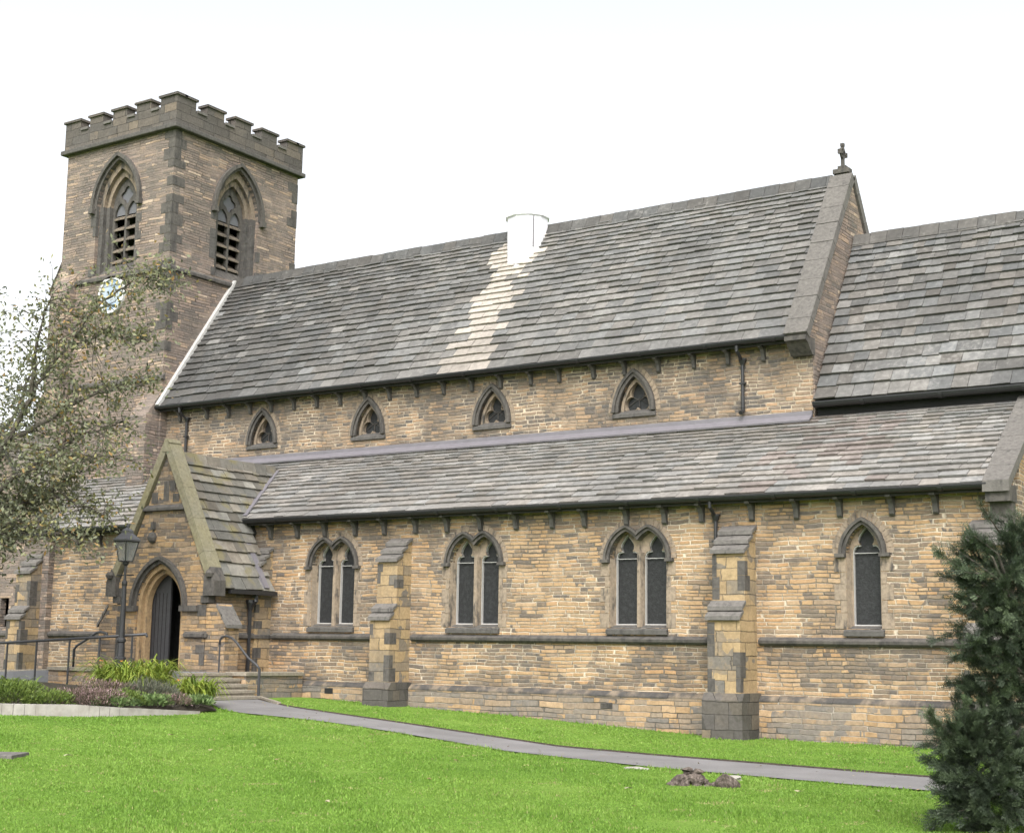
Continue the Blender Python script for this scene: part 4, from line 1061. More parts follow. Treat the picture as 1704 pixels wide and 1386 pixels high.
mb = MB(); pts = [(-27.62, -2.38, 1.95), (-27.62, -2.38, 2.06), (-27.56, -2.38, 2.14), (-27.42, -2.38, 2.17), (-27.2, -2.38, 2.12), (-27.0, -2.38, 1.98), (-26.6, -2.38, 1.62), (-26.3, -2.38, 1.45), (-26.2, -2.38, 1.35)]
mb.tube(pts, .032, 8); part(mb, 'rail', M_rail, step_rail, smooth=True)
mb = MB(); mb.tube([(-26.2, -2.38, 1.36), (-26.2, -2.38, .5)], .038, 8); part(mb, 'post', M_rail, step_rail)
mb = MB(); mb.tube([(-27.62, -2.38, 1.97), (-27.62, -2.38, 1.15)], .026, 8); part(mb, 'post', M_rail, step_rail)
low_rail = tag(empty('bent_handrail', (-32.8, -2.6, 1.1)), 'short bent handrail beside the wall at the top of the ramp', 'handrail')
mb = MB(); mb.tube([(-33.0, -2.6, 1.1), (-33.0, -2.6, 1.75), (-32.9, -2.6, 1.85), (-32.1, -2.6, 2.22), (-31.95, -2.6, 2.24), (-31.7, -2.6, 2.2), (-31.68, -2.6, 2.08)], .036, 8); part(mb, 'rail', M_rail, low_rail, smooth=True)

# ------------------------------------------------------------------ lamp post
lamp = tag(empty('lamp_post', (-28.55, -4.85, .8)), 'old black lamp post with four sided glass lantern in front of the porch', 'lamp post')
lx, ly = -28.55, -4.85
mb = MB(); mb.lathe([(.16, .5), (.16, .9), (.13, 1.0), (.12, 1.5), (.14, 1.53), (.14, 1.58), (.10, 1.62), (.085, 1.95), (.11, 1.98), (.11, 2.03), (.075, 2.08), (.055, 3.35), (.07, 3.4), (.07, 3.45), (.035, 3.5), (.03, 3.85), (.08, 3.9), (.08, 3.94)], (lx, ly, 0), 12)
part(mb, 'post', M_iron, lamp, smooth=False)
mb = MB(); mb.tube([(lx-.3, ly, 3.62), (lx+.3, ly, 3.62)], .018, 6); part(mb, 'ladder_bar', M_iron, lamp)
def frust(mb, r0, r1, z0, z1):
    mb.lathe([(r0, z0), (r1, z1)], (lx, ly, 0), 4)
mb = MB(); frust(mb, .16, .29, 3.96, 4.45); m_, nt = newmat('lantern glass'); g = G(nt); b = g.out((.35, .36, .36), .15, spec=.5, Transmission_Weight=.6, IOR=1.1, Alpha=.7)
part(mb, 'lantern_glass', m_, lamp)
mb = MB()
for k in range(4):
    a_ = 2*math.pi*(k+.5)/4; mb.tube([(lx+.16*math.cos(a_), ly+.16*math.sin(a_), 3.95), (lx+.295*math.cos(a_), ly+.295*math.sin(a_), 4.46)], .016, 5)
    a2 = 2*math.pi*(k+1.5)/4
    for rr_, zz in ((.16, 3.96), (.295, 4.45)): mb.tube([(lx+rr_*math.cos(a_), ly+rr_*math.sin(a_), zz), (lx+rr_*math.cos(a2), ly+rr_*math.sin(a2), zz)], .014, 5)
part(mb, 'lantern_frame', M_iron, lamp)
mb = MB(); mb.lathe([(.33, 4.46), (.34, 4.5), (.2, 4.62), (.15, 4.66), (.15, 4.72), (.1, 4.76), (.03, 4.8), (.035, 4.86), (.01, 4.92)], (lx, ly, 0), 4); part(mb, 'lantern_roof', plain_mat('grey painted lantern roof', (.07, .07, .075), .5), lamp)

# ------------------------------------------------------------------ foliage helpers
def leaf_obj(name, P, D, Nn, ln, wd, tones, mat, parent=None, bend=0.):
    """P base points, D unit direction, Nn side vectors; one diamond leaf each (numpy)"""
    P = np.asarray(P); n = len(P); D = D/np.linalg.norm(D, axis=1, keepdims=True)
    Sd = np.cross(D, Nn); Sd /= np.maximum(np.linalg.norm(Sd, axis=1, keepdims=True), 1e-6)
    ln = np.broadcast_to(ln, (n,))[:, None]; wd = np.broadcast_to(wd, (n,))[:, None]
    Up = np.cross(Sd, D)
    v = np.stack([P, P+D*ln*.5+Sd*wd*.5+Up*bend*ln*.5, P+D*ln, P+D*ln*.5-Sd*wd*.5+Up*bend*ln*.5], 1).reshape(-1, 3)
    me = bpy.data.meshes.new(name); me.vertices.add(4*n); me.vertices.foreach_set('co', v.ravel().astype(np.float32))
    me.loops.add(4*n); me.loops.foreach_set('vertex_index', np.arange(4*n, dtype=np.int32)); me.polygons.add(n)
    me.polygons.foreach_set('loop_start', np.arange(0, 4*n, 4, dtype=np.int32)); me.polygons.foreach_set('loop_total', np.full(n, 4, np.int32))
    a = me.attributes.new('tone', 'FLOAT_COLOR', 'POINT'); tc = np.repeat(np.c_[tones, np.random.rand(n), np.zeros(n), np.ones(n)], 4, axis=0)
    a.data.foreach_set('color', tc.ravel().astype(np.float32)); me.update(calc_edges=True); me.materials.append(mat)
    o = bpy.data.objects.new(name, me); link(o, parent); return o
rg = np.random.default_rng(5); np.random.seed(5)
def rdir(n):
    v = rg.normal(size=(n, 3)); return v/np.linalg.norm(v, axis=1, keepdims=True)
RT = np.array([math.cos(YAW), math.sin(YAW), 0]); FW = np.array([-math.sin(YAW), math.cos(YAW), 0]); UPV = np.array([0, 0, 1.])

# ------------------------------------------------------------------ left deciduous tree
TB = np.array([-31.3, -7.9, .65])
def tp(a, b, z): return TB + RT*a + FW*b + np.array([0, 0, z-TB[2]])
M_bark = plain_mat('grey brown bark', (.085, .075, .062), .9, .35, 9, .2, .02)
M_tleaf = leaf_mat('dull autumn leaf', [(0, (.085, .095, .062)), (.35, (.15, .16, .105)), (.62, (.205, .215, .125)), (.85, (.21, .195, .075)), (1, (.27, .165, .06))], .35)
tree = tag(empty('tree', TB.tolist()), 'thin leaved deciduous tree leaning in from the left edge before the tower', 'tree')
limbs = []
def limb(pts, r0, r1):
    pts = [np.array(tp(*p)) for p in pts]
    q = []
    for i in range(len(pts)-1):
        for k in range(5):
            t_ = k/5; q.append(pts[i]*(1-t_)+pts[i+1]*t_+rg.normal(size=3)*.03)
    q.append(pts[-1]); rs = [r0+(r1-r0)*(i/(len(q)-1)) for i in range(len(q))]
    limbs.append((q, rs)); return q
trunk = MB()
limb([(0, 0, .5), (-.05, 0, 2.0), (.15, .1, 3.4), (.35, .1, 4.8)], .30, .2)
limb([(.15, .1, 3.4), (.75, -.3, 5.2), (1.25, -.5, 6.6), (1.9, -.6, 7.9), (2.6, -.7, 9.0), (3.6, -.9, 10.2)], .12, .012)
limb([(.35, .1, 4.8), (.4, .3, 6.4), (.1, .5, 8.0), (.25, .6, 9.6), (.0, .7, 10.6)], .16, .03)
limb([(1.25, -.5, 6.6), (2.2, -.4, 7.3), (3.3, -.2, 8.0), (4.5, 0, 8.3)], .07, .02)
limb([(1.9, -.6, 7.9), (2.0, -.9, 9.2), (2.4, -1.1, 10.3)], .06, .015)
limb([(.75, -.3, 5.2), (1.8, -.5, 6.0), (3.0, -.6, 6.5), (4.3, -.8, 6.3)], .07, .02)
limb([(1.8, -.5, 6.0), (2.8, .2, 6.9), (3.9, .3, 7.4)], .05, .015)
limb([(.35, .1, 4.8), (1.3, .3, 5.3), (2.6, .2, 5.5), (3.6, .1, 5.0)], .07, .02)
limb([(.35, .1, 4.2), (1.2, -.4, 4.5), (2.2, -.5, 4.7), (3.2, -.4, 4.3)], .06, .015)
limb([(.3, .1, 4.5), (1.0, .8, 5.0), (1.9, 1.0, 5.6), (2.7, 1.1, 6.2)], .06, .015)
limb([(.35, .1, 4.8), (-.6, 0, 6.5), (-1.2, .2, 8.5), (-1.0, .3, 10.2)], .13, .03)
limb([(-.05, 0, 2.6), (-1.2, .2, 4.5), (-2.2, .4, 6.5), (-2.6, .3, 8.5)], .13, .03)
limb([(.4, .3, 6.4), (1.0, .9, 7.6), (1.4, 1.2, 9.0)], .07, .02)
limb([(3.6, -.9, 10.2), (4.3, -.8, 10.8), (5.0, -.7, 10.9)], .03, .01)
limb([(2.6, -.7, 9.0), (3.5, -.5, 9.4), (4.6, -.4, 9.3)], .035, .01)
limb([(-.05, 0, 2.9), (.6, -.5, 3.7), (1.0, -.6, 4.4), (1.4, -.8, 4.6)], .05, .015)
ends = []
main = list(limbs)
for q, rs in main[1:]:
    for i in range(3, len(q), 1):
        for _ in range(4):
            d = rdir(1)[0]; d[2] = d[2]*.7+.25; L_ = rg.uniform(.4, 1.2)*(1.15-.4*i/len(q)); p = np.array(q[i]); pts = [p]
            for k in range(4): d = d+rdir(1)[0]*.35+np.array([0, 0, -.05]); d /= np.linalg.norm(d); p = p+d*L_/4; pts.append(p)
            limbs.append((pts, [.014, .011, .009, .007, .005])); ends += [(x, d) for x in pts[1:]]
for q, rs in limbs: trunk.tube([tuple(p) for p in q], [float(x) for x in rs], 7 if rs[0] > .03 else 4)
part(trunk, 'trunk', M_bark, tree)
LP, LD = [], []
for x, d in ends:
    n_ = rg.integers(4, 9); LP.append(x+rg.normal(size=(n_, 3))*np.array([.2, .2, .16])); LD.append(rdir(n_)+d*.5+np.array([0, 0, -.35]))
LP = np.concatenate(LP); LD = np.concatenate(LD); n_ = len(LP)
tn = np.clip(rg.normal(.42, .24, n_)+.12*(((LP-TB)@RT) > 2.0), 0, 1)
o = leaf_obj('crown', LP, LD, rdir(n_), rg.uniform(.09, .17, n_), rg.uniform(.045, .08, n_), tn, M_tleaf); o.parent = tree; o.matrix_parent_inverse = Matrix.Translation(-Vector(tree.location))
print('tree leaves', n_)

# ------------------------------------------------------------------ yew on the right
M_yew = leaf_mat('yew needle', [(0, (.022, .030, .021)), (.45, (.045, .062, .037)), (.8, (.085, .115, .06)), (1, (.15, .19, .10))], .12, .45)
EY = np.array([0, -30, 1.92]) + 0
DEP = 15.6
def yp_(px, py, b=0.):
    """photo measurement at the yew's own distance -> metres"""
    d = np.array(cf) + np.array(cr)*(px-852)/F_PX - np.array(cu)*(py-693)/F_PX
    return np.array([0, -30, 1.92]) + d*DEP + FW*b
YB = yp_(1765, 1390); YB[2] = .1
yew = tag(empty('yew_bush', YB.tolist()), 'dark green yew bush at the right edge in front of the church', 'bush')
pxm = DEP/F_PX
lobes = [(1850, 1230, .15, .62, 1.1, .7, .8), (1835, 1000, .1, .42, .7, .55, .8), (1890, 1330, .1, .5, .6, .6, .8), (1800, 860, .1, .3, .4, .35, .7), (1765, 1180, .15, .80, 1.45, .8, 1.0), (1745, 1000, .1, .55, .62, .6, 1), (1680, 985, 0, .36, .40, .4, .75), (1655, 1050, .0, .28, .26, .3, .7), (1665, 940, .0, .26, .22, .25, .7), (1735, 915, .1, .30, .24, .3, .8),
         (1700, 1120, .1, .42, .40, .5, .9), (1680, 1250, .0, .55, .55, .5, 1), (1615, 1265, -.1, .34, .42, .35, .8), (1575, 1225, -.1, .13, .26, .16, .6), (1600, 1330, -.1, .30, .20, .3, .7), (1690, 1345, -.1, .5, .42, .5, .9), (1660, 1180, 0, .26, .32, .3, .85), (1650, 1290, -.15, .38, .42, .4, .9)]
SP, SDr = [], []
ctr = yp_(1765, 1180, .15)
lobes = [(l[0]+(-10 if 1630 < l[0] < 1730 else 12 if l[0] <= 1630 else 0),)+l[1:] for l in lobes]
for px, py, b, rx, rz, ry, den in lobes:
    c_ = yp_(px, py, b); n_ = int((1500 if px > 1730 else 650)*den*(rx*rz)**.7*2)
    v = rdir(n_); rad = rg.uniform(.35, 1.0, n_)**.5
    sp_ = np.c_[v[:, 0]*rx*rad, v[:, 1]*ry*rad, v[:, 2]*rz*rad]
    lump = 1+.2*np.sin(v[:, 0]*8+px)*np.sin(v[:, 1]*6+1)+.2*np.sin(v[:, 2]*11+py)
    sp_ *= lump[:, None]
    p = c_ + sp_[:, :1]*RT + sp_[:, 1:2]*FW + sp_[:, 2:]*UPV
    o_d = (p-c_); o_d /= np.linalg.norm(o_d, axis=1, keepdims=True)+1e-6
    SP.append(p); SDr.append(o_d*.8+rdir(n_)*.55+np.array([0, 0, .12]))
def branch_line(a, b_, n_, rad):
    a, b_ = np.array(a), np.array(b_); t_ = rg.uniform(0, 1, n_)[:, None]; p = a*(1-t_)+b_*t_+rdir(n_)*rad*(1.1-t_*.8)*rg.uniform(0, 1, (n_, 1)); SP.append(p); TN.append(np.full(n_, np.clip(rg.normal(.5, .18), .1, .95)))
    SDr.append(np.tile((b_-a)/np.linalg.norm(b_-a), (n_, 1))+rdir(n_)*.75)
ywood = MB()
BR = [((1690, 1010), (1548, 922), 190, .09), ((1660, 990), (1566, 958), 100, .08), ((1690, 1040), (1580, 1012), 150, .09), ((1640, 930), (1612, 888), 90, .09), ((1690, 930), (1655, 890), 110, .1), ((1600, 1260), (1543, 1186), 170, .09), ((1600, 1230), (1588, 1192), 80, .07),
      ((1620, 1290), (1537, 1262), 110, .08), ((1640, 1320), (1540, 1312), 120, .09), ((1640, 1330), (1552, 1352), 120, .09), ((1680, 1350), (1600, 1375), 120, .1), ((1680, 1080), (1604, 1068), 120, .08), ((1680, 1110), (1612, 1100), 110, .08), ((1700, 900), (1698, 868), 80, .09)]
r_ = random.Random(31)
for k in range(40):      # layered side sprays all over the visible flank
    y_ = r_.uniform(900, 1385); x_ = r_.uniform(1640, 1730); ln_ = r_.uniform(45, 95)
    BR.append(((x_, y_), (x_-ln_*r_.uniform(.6, 1), y_-ln_*r_.uniform(-.15, .75)), 46, .06))
def finger(p0, d, ln_, n_, rad):
    t_ = rg.uniform(0, 1, n_)[:, None]; d = d/np.linalg.norm(d); drp = np.array([0, 0, -.18])*ln_*t_**2
    SP.append(p0+d*ln_*t_+drp+rdir(n_)*rad*(1.15-t_)*rg.uniform(.2, 1, (n_, 1))); SDr.append(np.tile(d, (n_, 1))+rdir(n_)*.6)
    TN.append(np.full(n_, np.clip(rg.normal(.5, .2), .1, .95)))
TN = [rg.beta(2, 3, sum(len(q) for q in SP))]
for px, py, b, rx, rz, ry, den in lobes:
    c_ = yp_(px, py, b)
    for k in range(int(46*(rx*rz)**.5*1.6)):
        v = rdir(1)[0]; v[1] = -abs(v[1])*.8 if rg.random() < .8 else v[1]
        if v[0] > .6 and rg.random() < .7: v[0] = -v[0]
        p0 = c_+RT*v[0]*rx*.8+FW*v[1]*ry*.8+UPV*v[2]*rz*.85; d = RT*v[0]+FW*v[1]+UPV*(v[2]*.6+rg.uniform(-.1, .5))+rdir(1)[0]*.25
        finger(p0, d, rg.uniform(.16, .36), 26, .045)
for (a, b_, n_, rad) in BR:
    A_, B_ = yp_(*a, r_.uniform(-.25, .1)), yp_(*b_, r_.uniform(-.4, .0)); branch_line(A_, B_, n_, rad); ywood.tube([tuple(ctr*.3+A_*.7), tuple(A_), tuple(B_)], [.02, .014, .004], 5)
SP = np.concatenate(SP); SDr = np.concatenate(SDr); SDr /= np.linalg.norm(SDr, axis=1, keepdims=True)
TN = np.concatenate(TN); keep = SP[:, 2] > .12; SP, SDr, TN = SP[keep], SDr[keep], TN[keep]; ns = len(SP)
K = 12; L_s = rg.uniform(.07, .13, ns); side = np.cross(SDr, rdir(ns)); side /= np.linalg.norm(side, axis=1, keepdims=True); st = np.clip(TN+rg.normal(0, .1, ns), 0, 1)
Pn, Dn, Nn_, tt = [], [], [], []
for k in range(K):
    s_ = (1 if k % 2 else -1); f_ = (k//2+.5)/(K/2)
    Pn.append(SP+SDr*(L_s*f_)[:, None]); Dn.append(SDr*.65+side*s_+rdir(ns)*.15); Nn_.append(np.cross(SDr, side)); tt.append(np.clip(st*.8+.25*f_*rg.random(ns), 0, 1))
Pn, Dn, Nn_, tt = map(np.concatenate, (Pn, Dn, Nn_, tt))
o = leaf_obj('foliage', Pn, Dn, Nn_, rg.uniform(.026, .042, len(Pn)), .009, tt, M_yew); o.parent = yew; o.matrix_parent_inverse = Matrix.Translation(-Vector(yew.location))
for px, py in ((1765, 900), (1720, 950), (1700, 1080), (1670, 1200), (1690, 1290), (1640, 1250), (1800, 1000)):
    e = yp_(px, py); ywood.tube([tuple(YB), tuple((YB+e)/2+rdir(1)[0]*.08), tuple(e)], [.05, .03, .008], 6)
part(ywood, 'branches', M_bark, yew); print('yew', len(Pn))

# ------------------------------------------------------------------ flower bed
bed_poly = [(-27.0, -4.42), (-24.9, -5.3), (-23.5, -6.5), (-23.3, -8.2), (-23.5, -9.6), (-24.4, -11.2), (-27, -13.4), (-36, -13), (-40, -4.6), (-31, -4.42)]
m, nt = newmat('planting soil'); g = G(nt); P = g.pos()
g.out(g.ramp(g.noise(P, 6, 5, .7), [(.3, (.02, .017, .013)), (.7, (.06, .05, .036))]), .95, g.noise(P, 12, 5, .7), .06, .2); M_bed = m
mb = MB(); cxb, cyb = -29, -7.5
rings = []
for k, (s_, h) in enumerate(((1.0, .04), (.9, .16), (.6, .26), (.2, .3))):
    rings.append([(cxb+(x-cxb)*s_, cyb+(y-cyb)*s_, float(gz(x, y))*1+h) for x, y in bed_poly])
nb = len(bed_poly); vs = [p for r_ in rings for p in r_]; fs = [(k*nb+i, k*nb+(i+1) % nb, (k+1)*nb+(i+1) % nb, (k+1)*nb+i) for k in range(3) for i in range(nb)] + [tuple(range(3*nb, 4*nb))]
mb.add(vs, fs); tag(mb.build('flower_bed', M_bed), kind='structure')
kerb = MB(); kp = resample([(-23.32, -7.3), (-23.35, -8.2), (-23.5, -9.6), (-24.3, -11.2), (-25.6, -12.7), (-27.2, -13.8)], 40)
for i in range(39):
    a, b = kp[i], kp[i+1]; d = (b-a)/np.hypot(*(b-a)); nrm = np.array([-d[1], d[0]])*.13; h0 = .06+.16*min(1, i/14); h1 = .06+.16*min(1, (i+1)/14)
    za, zb_ = float(gz(*a)), float(gz(*b))
    kerb.add([(*(a-nrm), za-.1), (*(a+nrm), za-.1), (*(b+nrm), zb_-.1), (*(b-nrm), zb_-.1), (*(a-nrm), za+h0), (*(a+nrm), za+h0), (*(b+nrm), zb_+h1), (*(b-nrm), zb_+h1)], [(4, 5, 6, 7), (0, 1, 5, 4), (1, 2, 6, 5), (2, 3, 7, 6), (3, 0, 4, 7)])
tag(kerb.build('kerb_wall', M_conc), 'low pale concrete kerb wall edging the flower bed', 'kerb')
e1 = MB(); 
for a, b in ((np.array([-26.0, -2.45]), np.array([-24.6, -3.35])),):
    d = (b-a)/np.hypot(*(b-a)); nrm = np.array([-d[1], d[0]])*.05; za, zb_ = float(gz(*a)), float(gz(*b))
    e1.add([(*(a-nrm), za-.1), (*(a+nrm), za-.1), (*(b+nrm), zb_-.1), (*(b-nrm), zb_-.1), (*(a-nrm), za+.09), (*(a+nrm), za+.09), (*(b+nrm), zb_+.08), (*(b-nrm), zb_+.08)], [(4, 5, 6, 7), (0, 1, 5, 4), (1, 2, 6, 5), (2, 3, 7, 6), (3, 0, 4, 7)])
tag(e1.build('edging_stone', M_step), 'narrow edging stone beside the path at the foot of the steps', 'edging stone')

M_h1 = leaf_mat('heather mauve', [(0, (.06, .045, .035)), (.4, (.10, .085, .05)), (.7, (.20, .13, .125)), (1, (.42, .29, .30))], .15)
M_h2 = leaf_mat('dusky grey green', [(0, (.05, .055, .04)), (.5, (.10, .11, .075)), (1, (.17, .16, .12))], .15)
M_h3 = leaf_mat('mid green mound', [(0, (.05, .08, .02)), (.5, (.11, .16, .03)), (1, (.19, .24, .06))], .25)
M_h4 = leaf_mat('yellow green blade', [(0, (.09, .14, .025)), (.5, (.19, .25, .035)), (1, (.33, .35, .07))], .35)
M_h5 = leaf_mat('fresh herb leaf', [(0, (.06, .10, .035)), (.5, (.12, .18, .06)), (1, (.24, .29, .13))], .3)
M_org = plain_mat('orange flower', (.50, .17, .03), .6)
def mound(name, c, rx, ry, rz, n_, ln, wd, mat, label, cat='shrub', up=.4, group=None):
    r0 = tag(empty(name, c), label, cat, group)
    v = rdir(n_); v[:, 2] = abs(v[:, 2]); rad = rg.uniform(.55, 1, n_)**.6; lump = 1+.13*np.sin(v[:, 0]*6+c[0]*9)+.12*np.sin(v[:, 1]*7+c[1]*5)
    p = np.array(c)+v*rad[:, None]*lump[:, None]*np.array([rx, ry, rz]); d = v*.7+rdir(n_)*.6+np.array([0, 0, up])
    o = leaf_obj('foliage', p, d, rdir(n_), rg.uniform(ln*.6, ln*1.3, n_), wd, np.clip(rg.normal(.45, .25, n_)+.15*(v[:, 2]-.5), 0, 1), mat); o.parent = r0; o.matrix_parent_inverse = Matrix.Translation(-Vector(c))
    mb = MB()
    for k in range(7):
        dd = rdir(1)[0]; dd[2] = abs(dd[2])+.3; mb.tube([tuple(np.array(c)-[0, 0, .1]), tuple(np.array(c)+dd*np.array([rx, ry, rz])*.6)], [.015, .004], 4)
    part(mb, 'stems', M_bark, r0); return r0
def blades(name, c, rad, L_, n_, mat, label, cat='plant', flowers=0, wd=.03):
    r0 = tag(empty(name, c), label, cat)
    mb = MB()
    for i in range(n_):
        a_ = rg.uniform(0, 2*math.pi); p0 = np.array(c)+np.array([math.cos(a_), math.sin(a_), 0])*rad*math.sqrt(rg.uniform(0, .55))
        b_ = a_+rg.normal()*.7; h = L_*rg.uniform(.35, 1.0); out = h*rg.uniform(.3, 1.25); dv = np.array([math.cos(b_), math.sin(b_), 0]); sd_ = np.array([-dv[1], dv[0], 0])*wd*rg.uniform(.5, 1); dr = rg.uniform(1.1, 1.9)
        tcol = (float(np.clip(rg.normal(.45, .25), 0, 1)), float(rg.random()), 0); vs = []
        for k in range(5):
            t_ = k/4; pt_ = p0+dv*out*t_**1.2+np.array([0, 0, h*(1.7*t_-dr*t_*t_)]); w_ = (1-t_**2)*.9+.08; vs += [pt_-sd_*w_, pt_+sd_*w_]
        mb.add(vs, [(2*k, 2*k+1, 2*k+3, 2*k+2) for k in range(4)], tcol)
    part(mb, 'leaves', mat, r0)
    if flowers:
        for i in range(flowers):
            a_ = rg.uniform(0, 2*math.pi); p0 = np.array(c)+np.array([math.cos(a_)*rad*.8, math.sin(a_)*rad*.8, L_*.55]); mb = MB()
            for k in range(5):
                d = rdir(1)[0]*.035; q = p0+np.array([.02*k-.1, .01*k, .012*k-.1]); mb.add([q, q+d, q+d+rdir(1)[0]*.035, q+rdir(1)[0]*.03], [(0, 1, 2, 3)])
            part(mb, 'flower', M_org, r0)
    return r0
def bz(x, y): return float(gz(x, y))+.16
# positions along the bed, front (towards camera) to back
for nm, x, y, rx, ry, rz, n_, ln, wd, mat, lab in [
    ('heather', -24.55, -9.2, .95, .7, .30, 4200, .07, .018, M_h1, 'mauve flowering heather mound behind the right half of the kerb wall'),
    ('heather', -25.4, -8.0, .8, .6, .42, 3000, .07, .018, M_h1, 'brownish heather mound between the lavender and the blade leaved plant'),
    ('low_shrub', -25.9, -11.7, 1.1, .75, .34, 4200, .06, .02, M_h3, 'low dense green mound at the left end of the kerb wall'),
    ('low_shrub', -25.2, -10.6, .7, .6, .42, 2800, .09, .025, M_h3, 'loose bright green mound right of the dense low mound'),
    ('lavender', -24.75, -7.35, .75, .6, .42, 3600, .12, .012, M_h2, 'dusky grey green lavender mound in front of the steps'),
    ('herb', -23.85, -8.0, .40, .35, .18, 600, .1, .05, M_h5, 'small fresh green leafy herb at the middle front of the bed'),
    ('herb', -23.75, -6.9, .45, .3, .16, 700, .09, .05, M_h5, 'pale green leafy herb at the right tip of the bed'),
    ('herb', -24.0, -9.0, .45, .35, .16, 600, .08, .045, M_h5, 'low leafy herb creeping along the front of the bed before the heather'),
    ('heather', -23.85, -7.5, .5, .4, .22, 1300, .06, .016, M_h1, 'small pink flecked heather cushion between the two leafy herbs at the bed tip'),
    ('low_shrub', -24.3, -8.35, .55, .45, .26, 1700, .07, .02, M_h3, 'olive green cushion between the mauve heather and the lavender'),
    ('low_shrub', -24.7, -10.0, .5, .45, .26, 1500, .08, .022, M_h3, 'small green cushion between the bright mound and the mauve heather'),
    ('twiggy_shrub', -29.4, -9.3, .7, .6, .7, 900, .06, .022, M_h2, 'sparse dark twiggy shrub against the ramp'),
    ('twiggy_shrub', -28.7, -11.5, .8, .6, .7, 1500, .06, .022, M_h2, 'grey twiggy shrub at the left edge of the bed')]:
    mound(nm, (x, y, bz(x, y)), rx, ry, rz, n_, ln, wd, mat, lab)
blades('blade_plant', (-26.3, -6.4, bz(-26.5, -6.2)+.22), 1.0, 1.15, 620, M_h4, 'big yellow green clump of arching blades with orange flowers beside the lamp post', flowers=3)
blades('blade_plant', (-25.6, -7.0, bz(-25.6, -7)+.2), .7, .8, 300, M_h4, 'yellow green blades drooping over the heather in the middle of the bed', flowers=1)
blades('blade_plant', (-24.9, -6.15, bz(-25.2, -5.5)+.05), .9, .85, 460, M_h4, 'yellow green blades spilling towards the foot of the steps', flowers=1)
blades('blade_plant', (-26.9, -10.9, bz(-28, -10)+.42), .6, .8, 300, M_h4, 'smaller yellow green blade clump behind the low green mounds', flowers=1)
blades('blade_plant', (-26.4, -9.7, bz(-27.1, -9.6)+.1), .6, .6, 240, M_h3, 'pale green arching clump between the yellow clump and the heather')

# ------------------------------------------------------------------ small things on the lawn
def lump(name, c, size, seed, mat, label, cat, group=None):
    bm = bmesh.new(); bmesh.ops.create_icosphere(bm, subdivisions=4, radius=1); r = np.random.default_rng(seed); ks = r.normal(size=(9, 3))*3; ph = r.uniform(0, 6, 9)
    for v in bm.verts:
        p = np.array(v.co); h = 1+sum(.10/(1+i*.25)*math.sin(float(ks[i]@p)+ph[i]) for i in range(9)); rid = 1+.1*abs(math.sin(p[1]*9+p[2]*5))
        v.co = Vector(p*h*rid*np.array(size))
    me = bpy.data.meshes.new(name); bm.to_mesh(me); bm.free(); me.materials.append(mat)
    o = bpy.data.objects.new(name, me); link(o); o.location = c; tag(o, label, cat, group); return o
m, nt = newmat('weathered root wood'); g = G(nt); P = g.pos()
g.out(g.ramp(g.noise(g.map(P, (14, 14, 5)), 1.5, 5, .7), [(.3, (.03, .025, .021)), (.5, (.10, .08, .068)), (.72, (.20, .165, .145))]), .9, g.noise(g.map(P, (20, 20, 6)), 1.5, 5, .7), .03, .2); M_root = m
mb = MB(); r_ = random.Random(12)
for (pts, rs) in [([(-.34, .02, -.02), (-.2, .0, .10), (-.05, .02, .16), (.06, .03, .12), (.2, .02, .02)], (.05, .085, .11, .09, .04)), ([(-.16, -.06, .0), (-.12, -.04, .14), (-.1, .0, .27), (-.05, .02, .33)], (.09, .08, .07, .03)),
                  ([(-.3, -.1, .0), (-.22, -.06, .13), (-.12, -.03, .2)], (.05, .06, .05)), ([(.0, -.08, .0), (.05, -.05, .12), (.0, .0, .2)], (.06, .07, .05)), ([(.1, -.06, -.02), (.26, -.05, .05), (.38, -.02, .02)], (.06, .05, .02)), ([(-.05, .02, .2), (.03, .0, .27), (.1, -.02, .25)], (.05, .05, .03))]:
    q = []; rr_ = []
    for i in range(len(pts)-1):
        for k in range(4):
            t_ = k/4; q.append(tuple(pts[i][c]*(1-t_)+pts[i+1][c]*t_+r_.uniform(-.014, .014) for c in range(3))); rr_.append((rs[i]*(1-t_)+rs[i+1]*t_)*r_.uniform(.85, 1.15))
    q.append(pts[-1]); rr_.append(rs[-1]); mb.tube(q, rr_, 9)
o = mb.build('tree_stump', M_root, loc=(-9.58, -11.1, .08)); o.rotation_euler = (0, 0, .6); o.scale = (1.1, 1, .78); tag(o, 'gnarled brown root stump lying on the lawn near the path', 'stump')
o = lump('root_piece', (-9.12, -11.0, .13), (.17, .07, .13), 9, M_root, 'grey wedge of split root beside the gnarled stump', 'log'); o.rotation_euler = (.3, .5, .7)
o = lump('stone', (-9.55, -9.95, .11), (.13, .08, .05), 4, M_conc, 'small rounded stone behind the gnarled stump at the path edge', 'stone')
o = lump('stone', (-11.55, -9.2, .10), (.22, .09, .03), 6, M_conc, 'flat pale stone sunk in the grass at the near path edge', 'stone')
def slab(x, y, w_, d_, rot, label):
    mb = MB(); mb.box(-w_, w_, -d_, d_, -.1, .035); o = mb.build('stone_slab', M_cap, bevel=.01, loc=(x, y, float(gz(x, y)))); o.rotation_euler = (0, 0, rot); tag(o, label, 'slab')
slab(-18.25, -16.3, .5, .34, .55, 'flat grey stone slab set in the lawn at the left edge'); slab(-4.98, -12.75, .3, .2, .6, 'small grey stone slab under the yew bush')
M_leaf = leaf_mat('fallen leaf', [(0, (.16, .12, .05)), (.5, (.24, .20, .10)), (1, (.30, .27, .19))], .1)
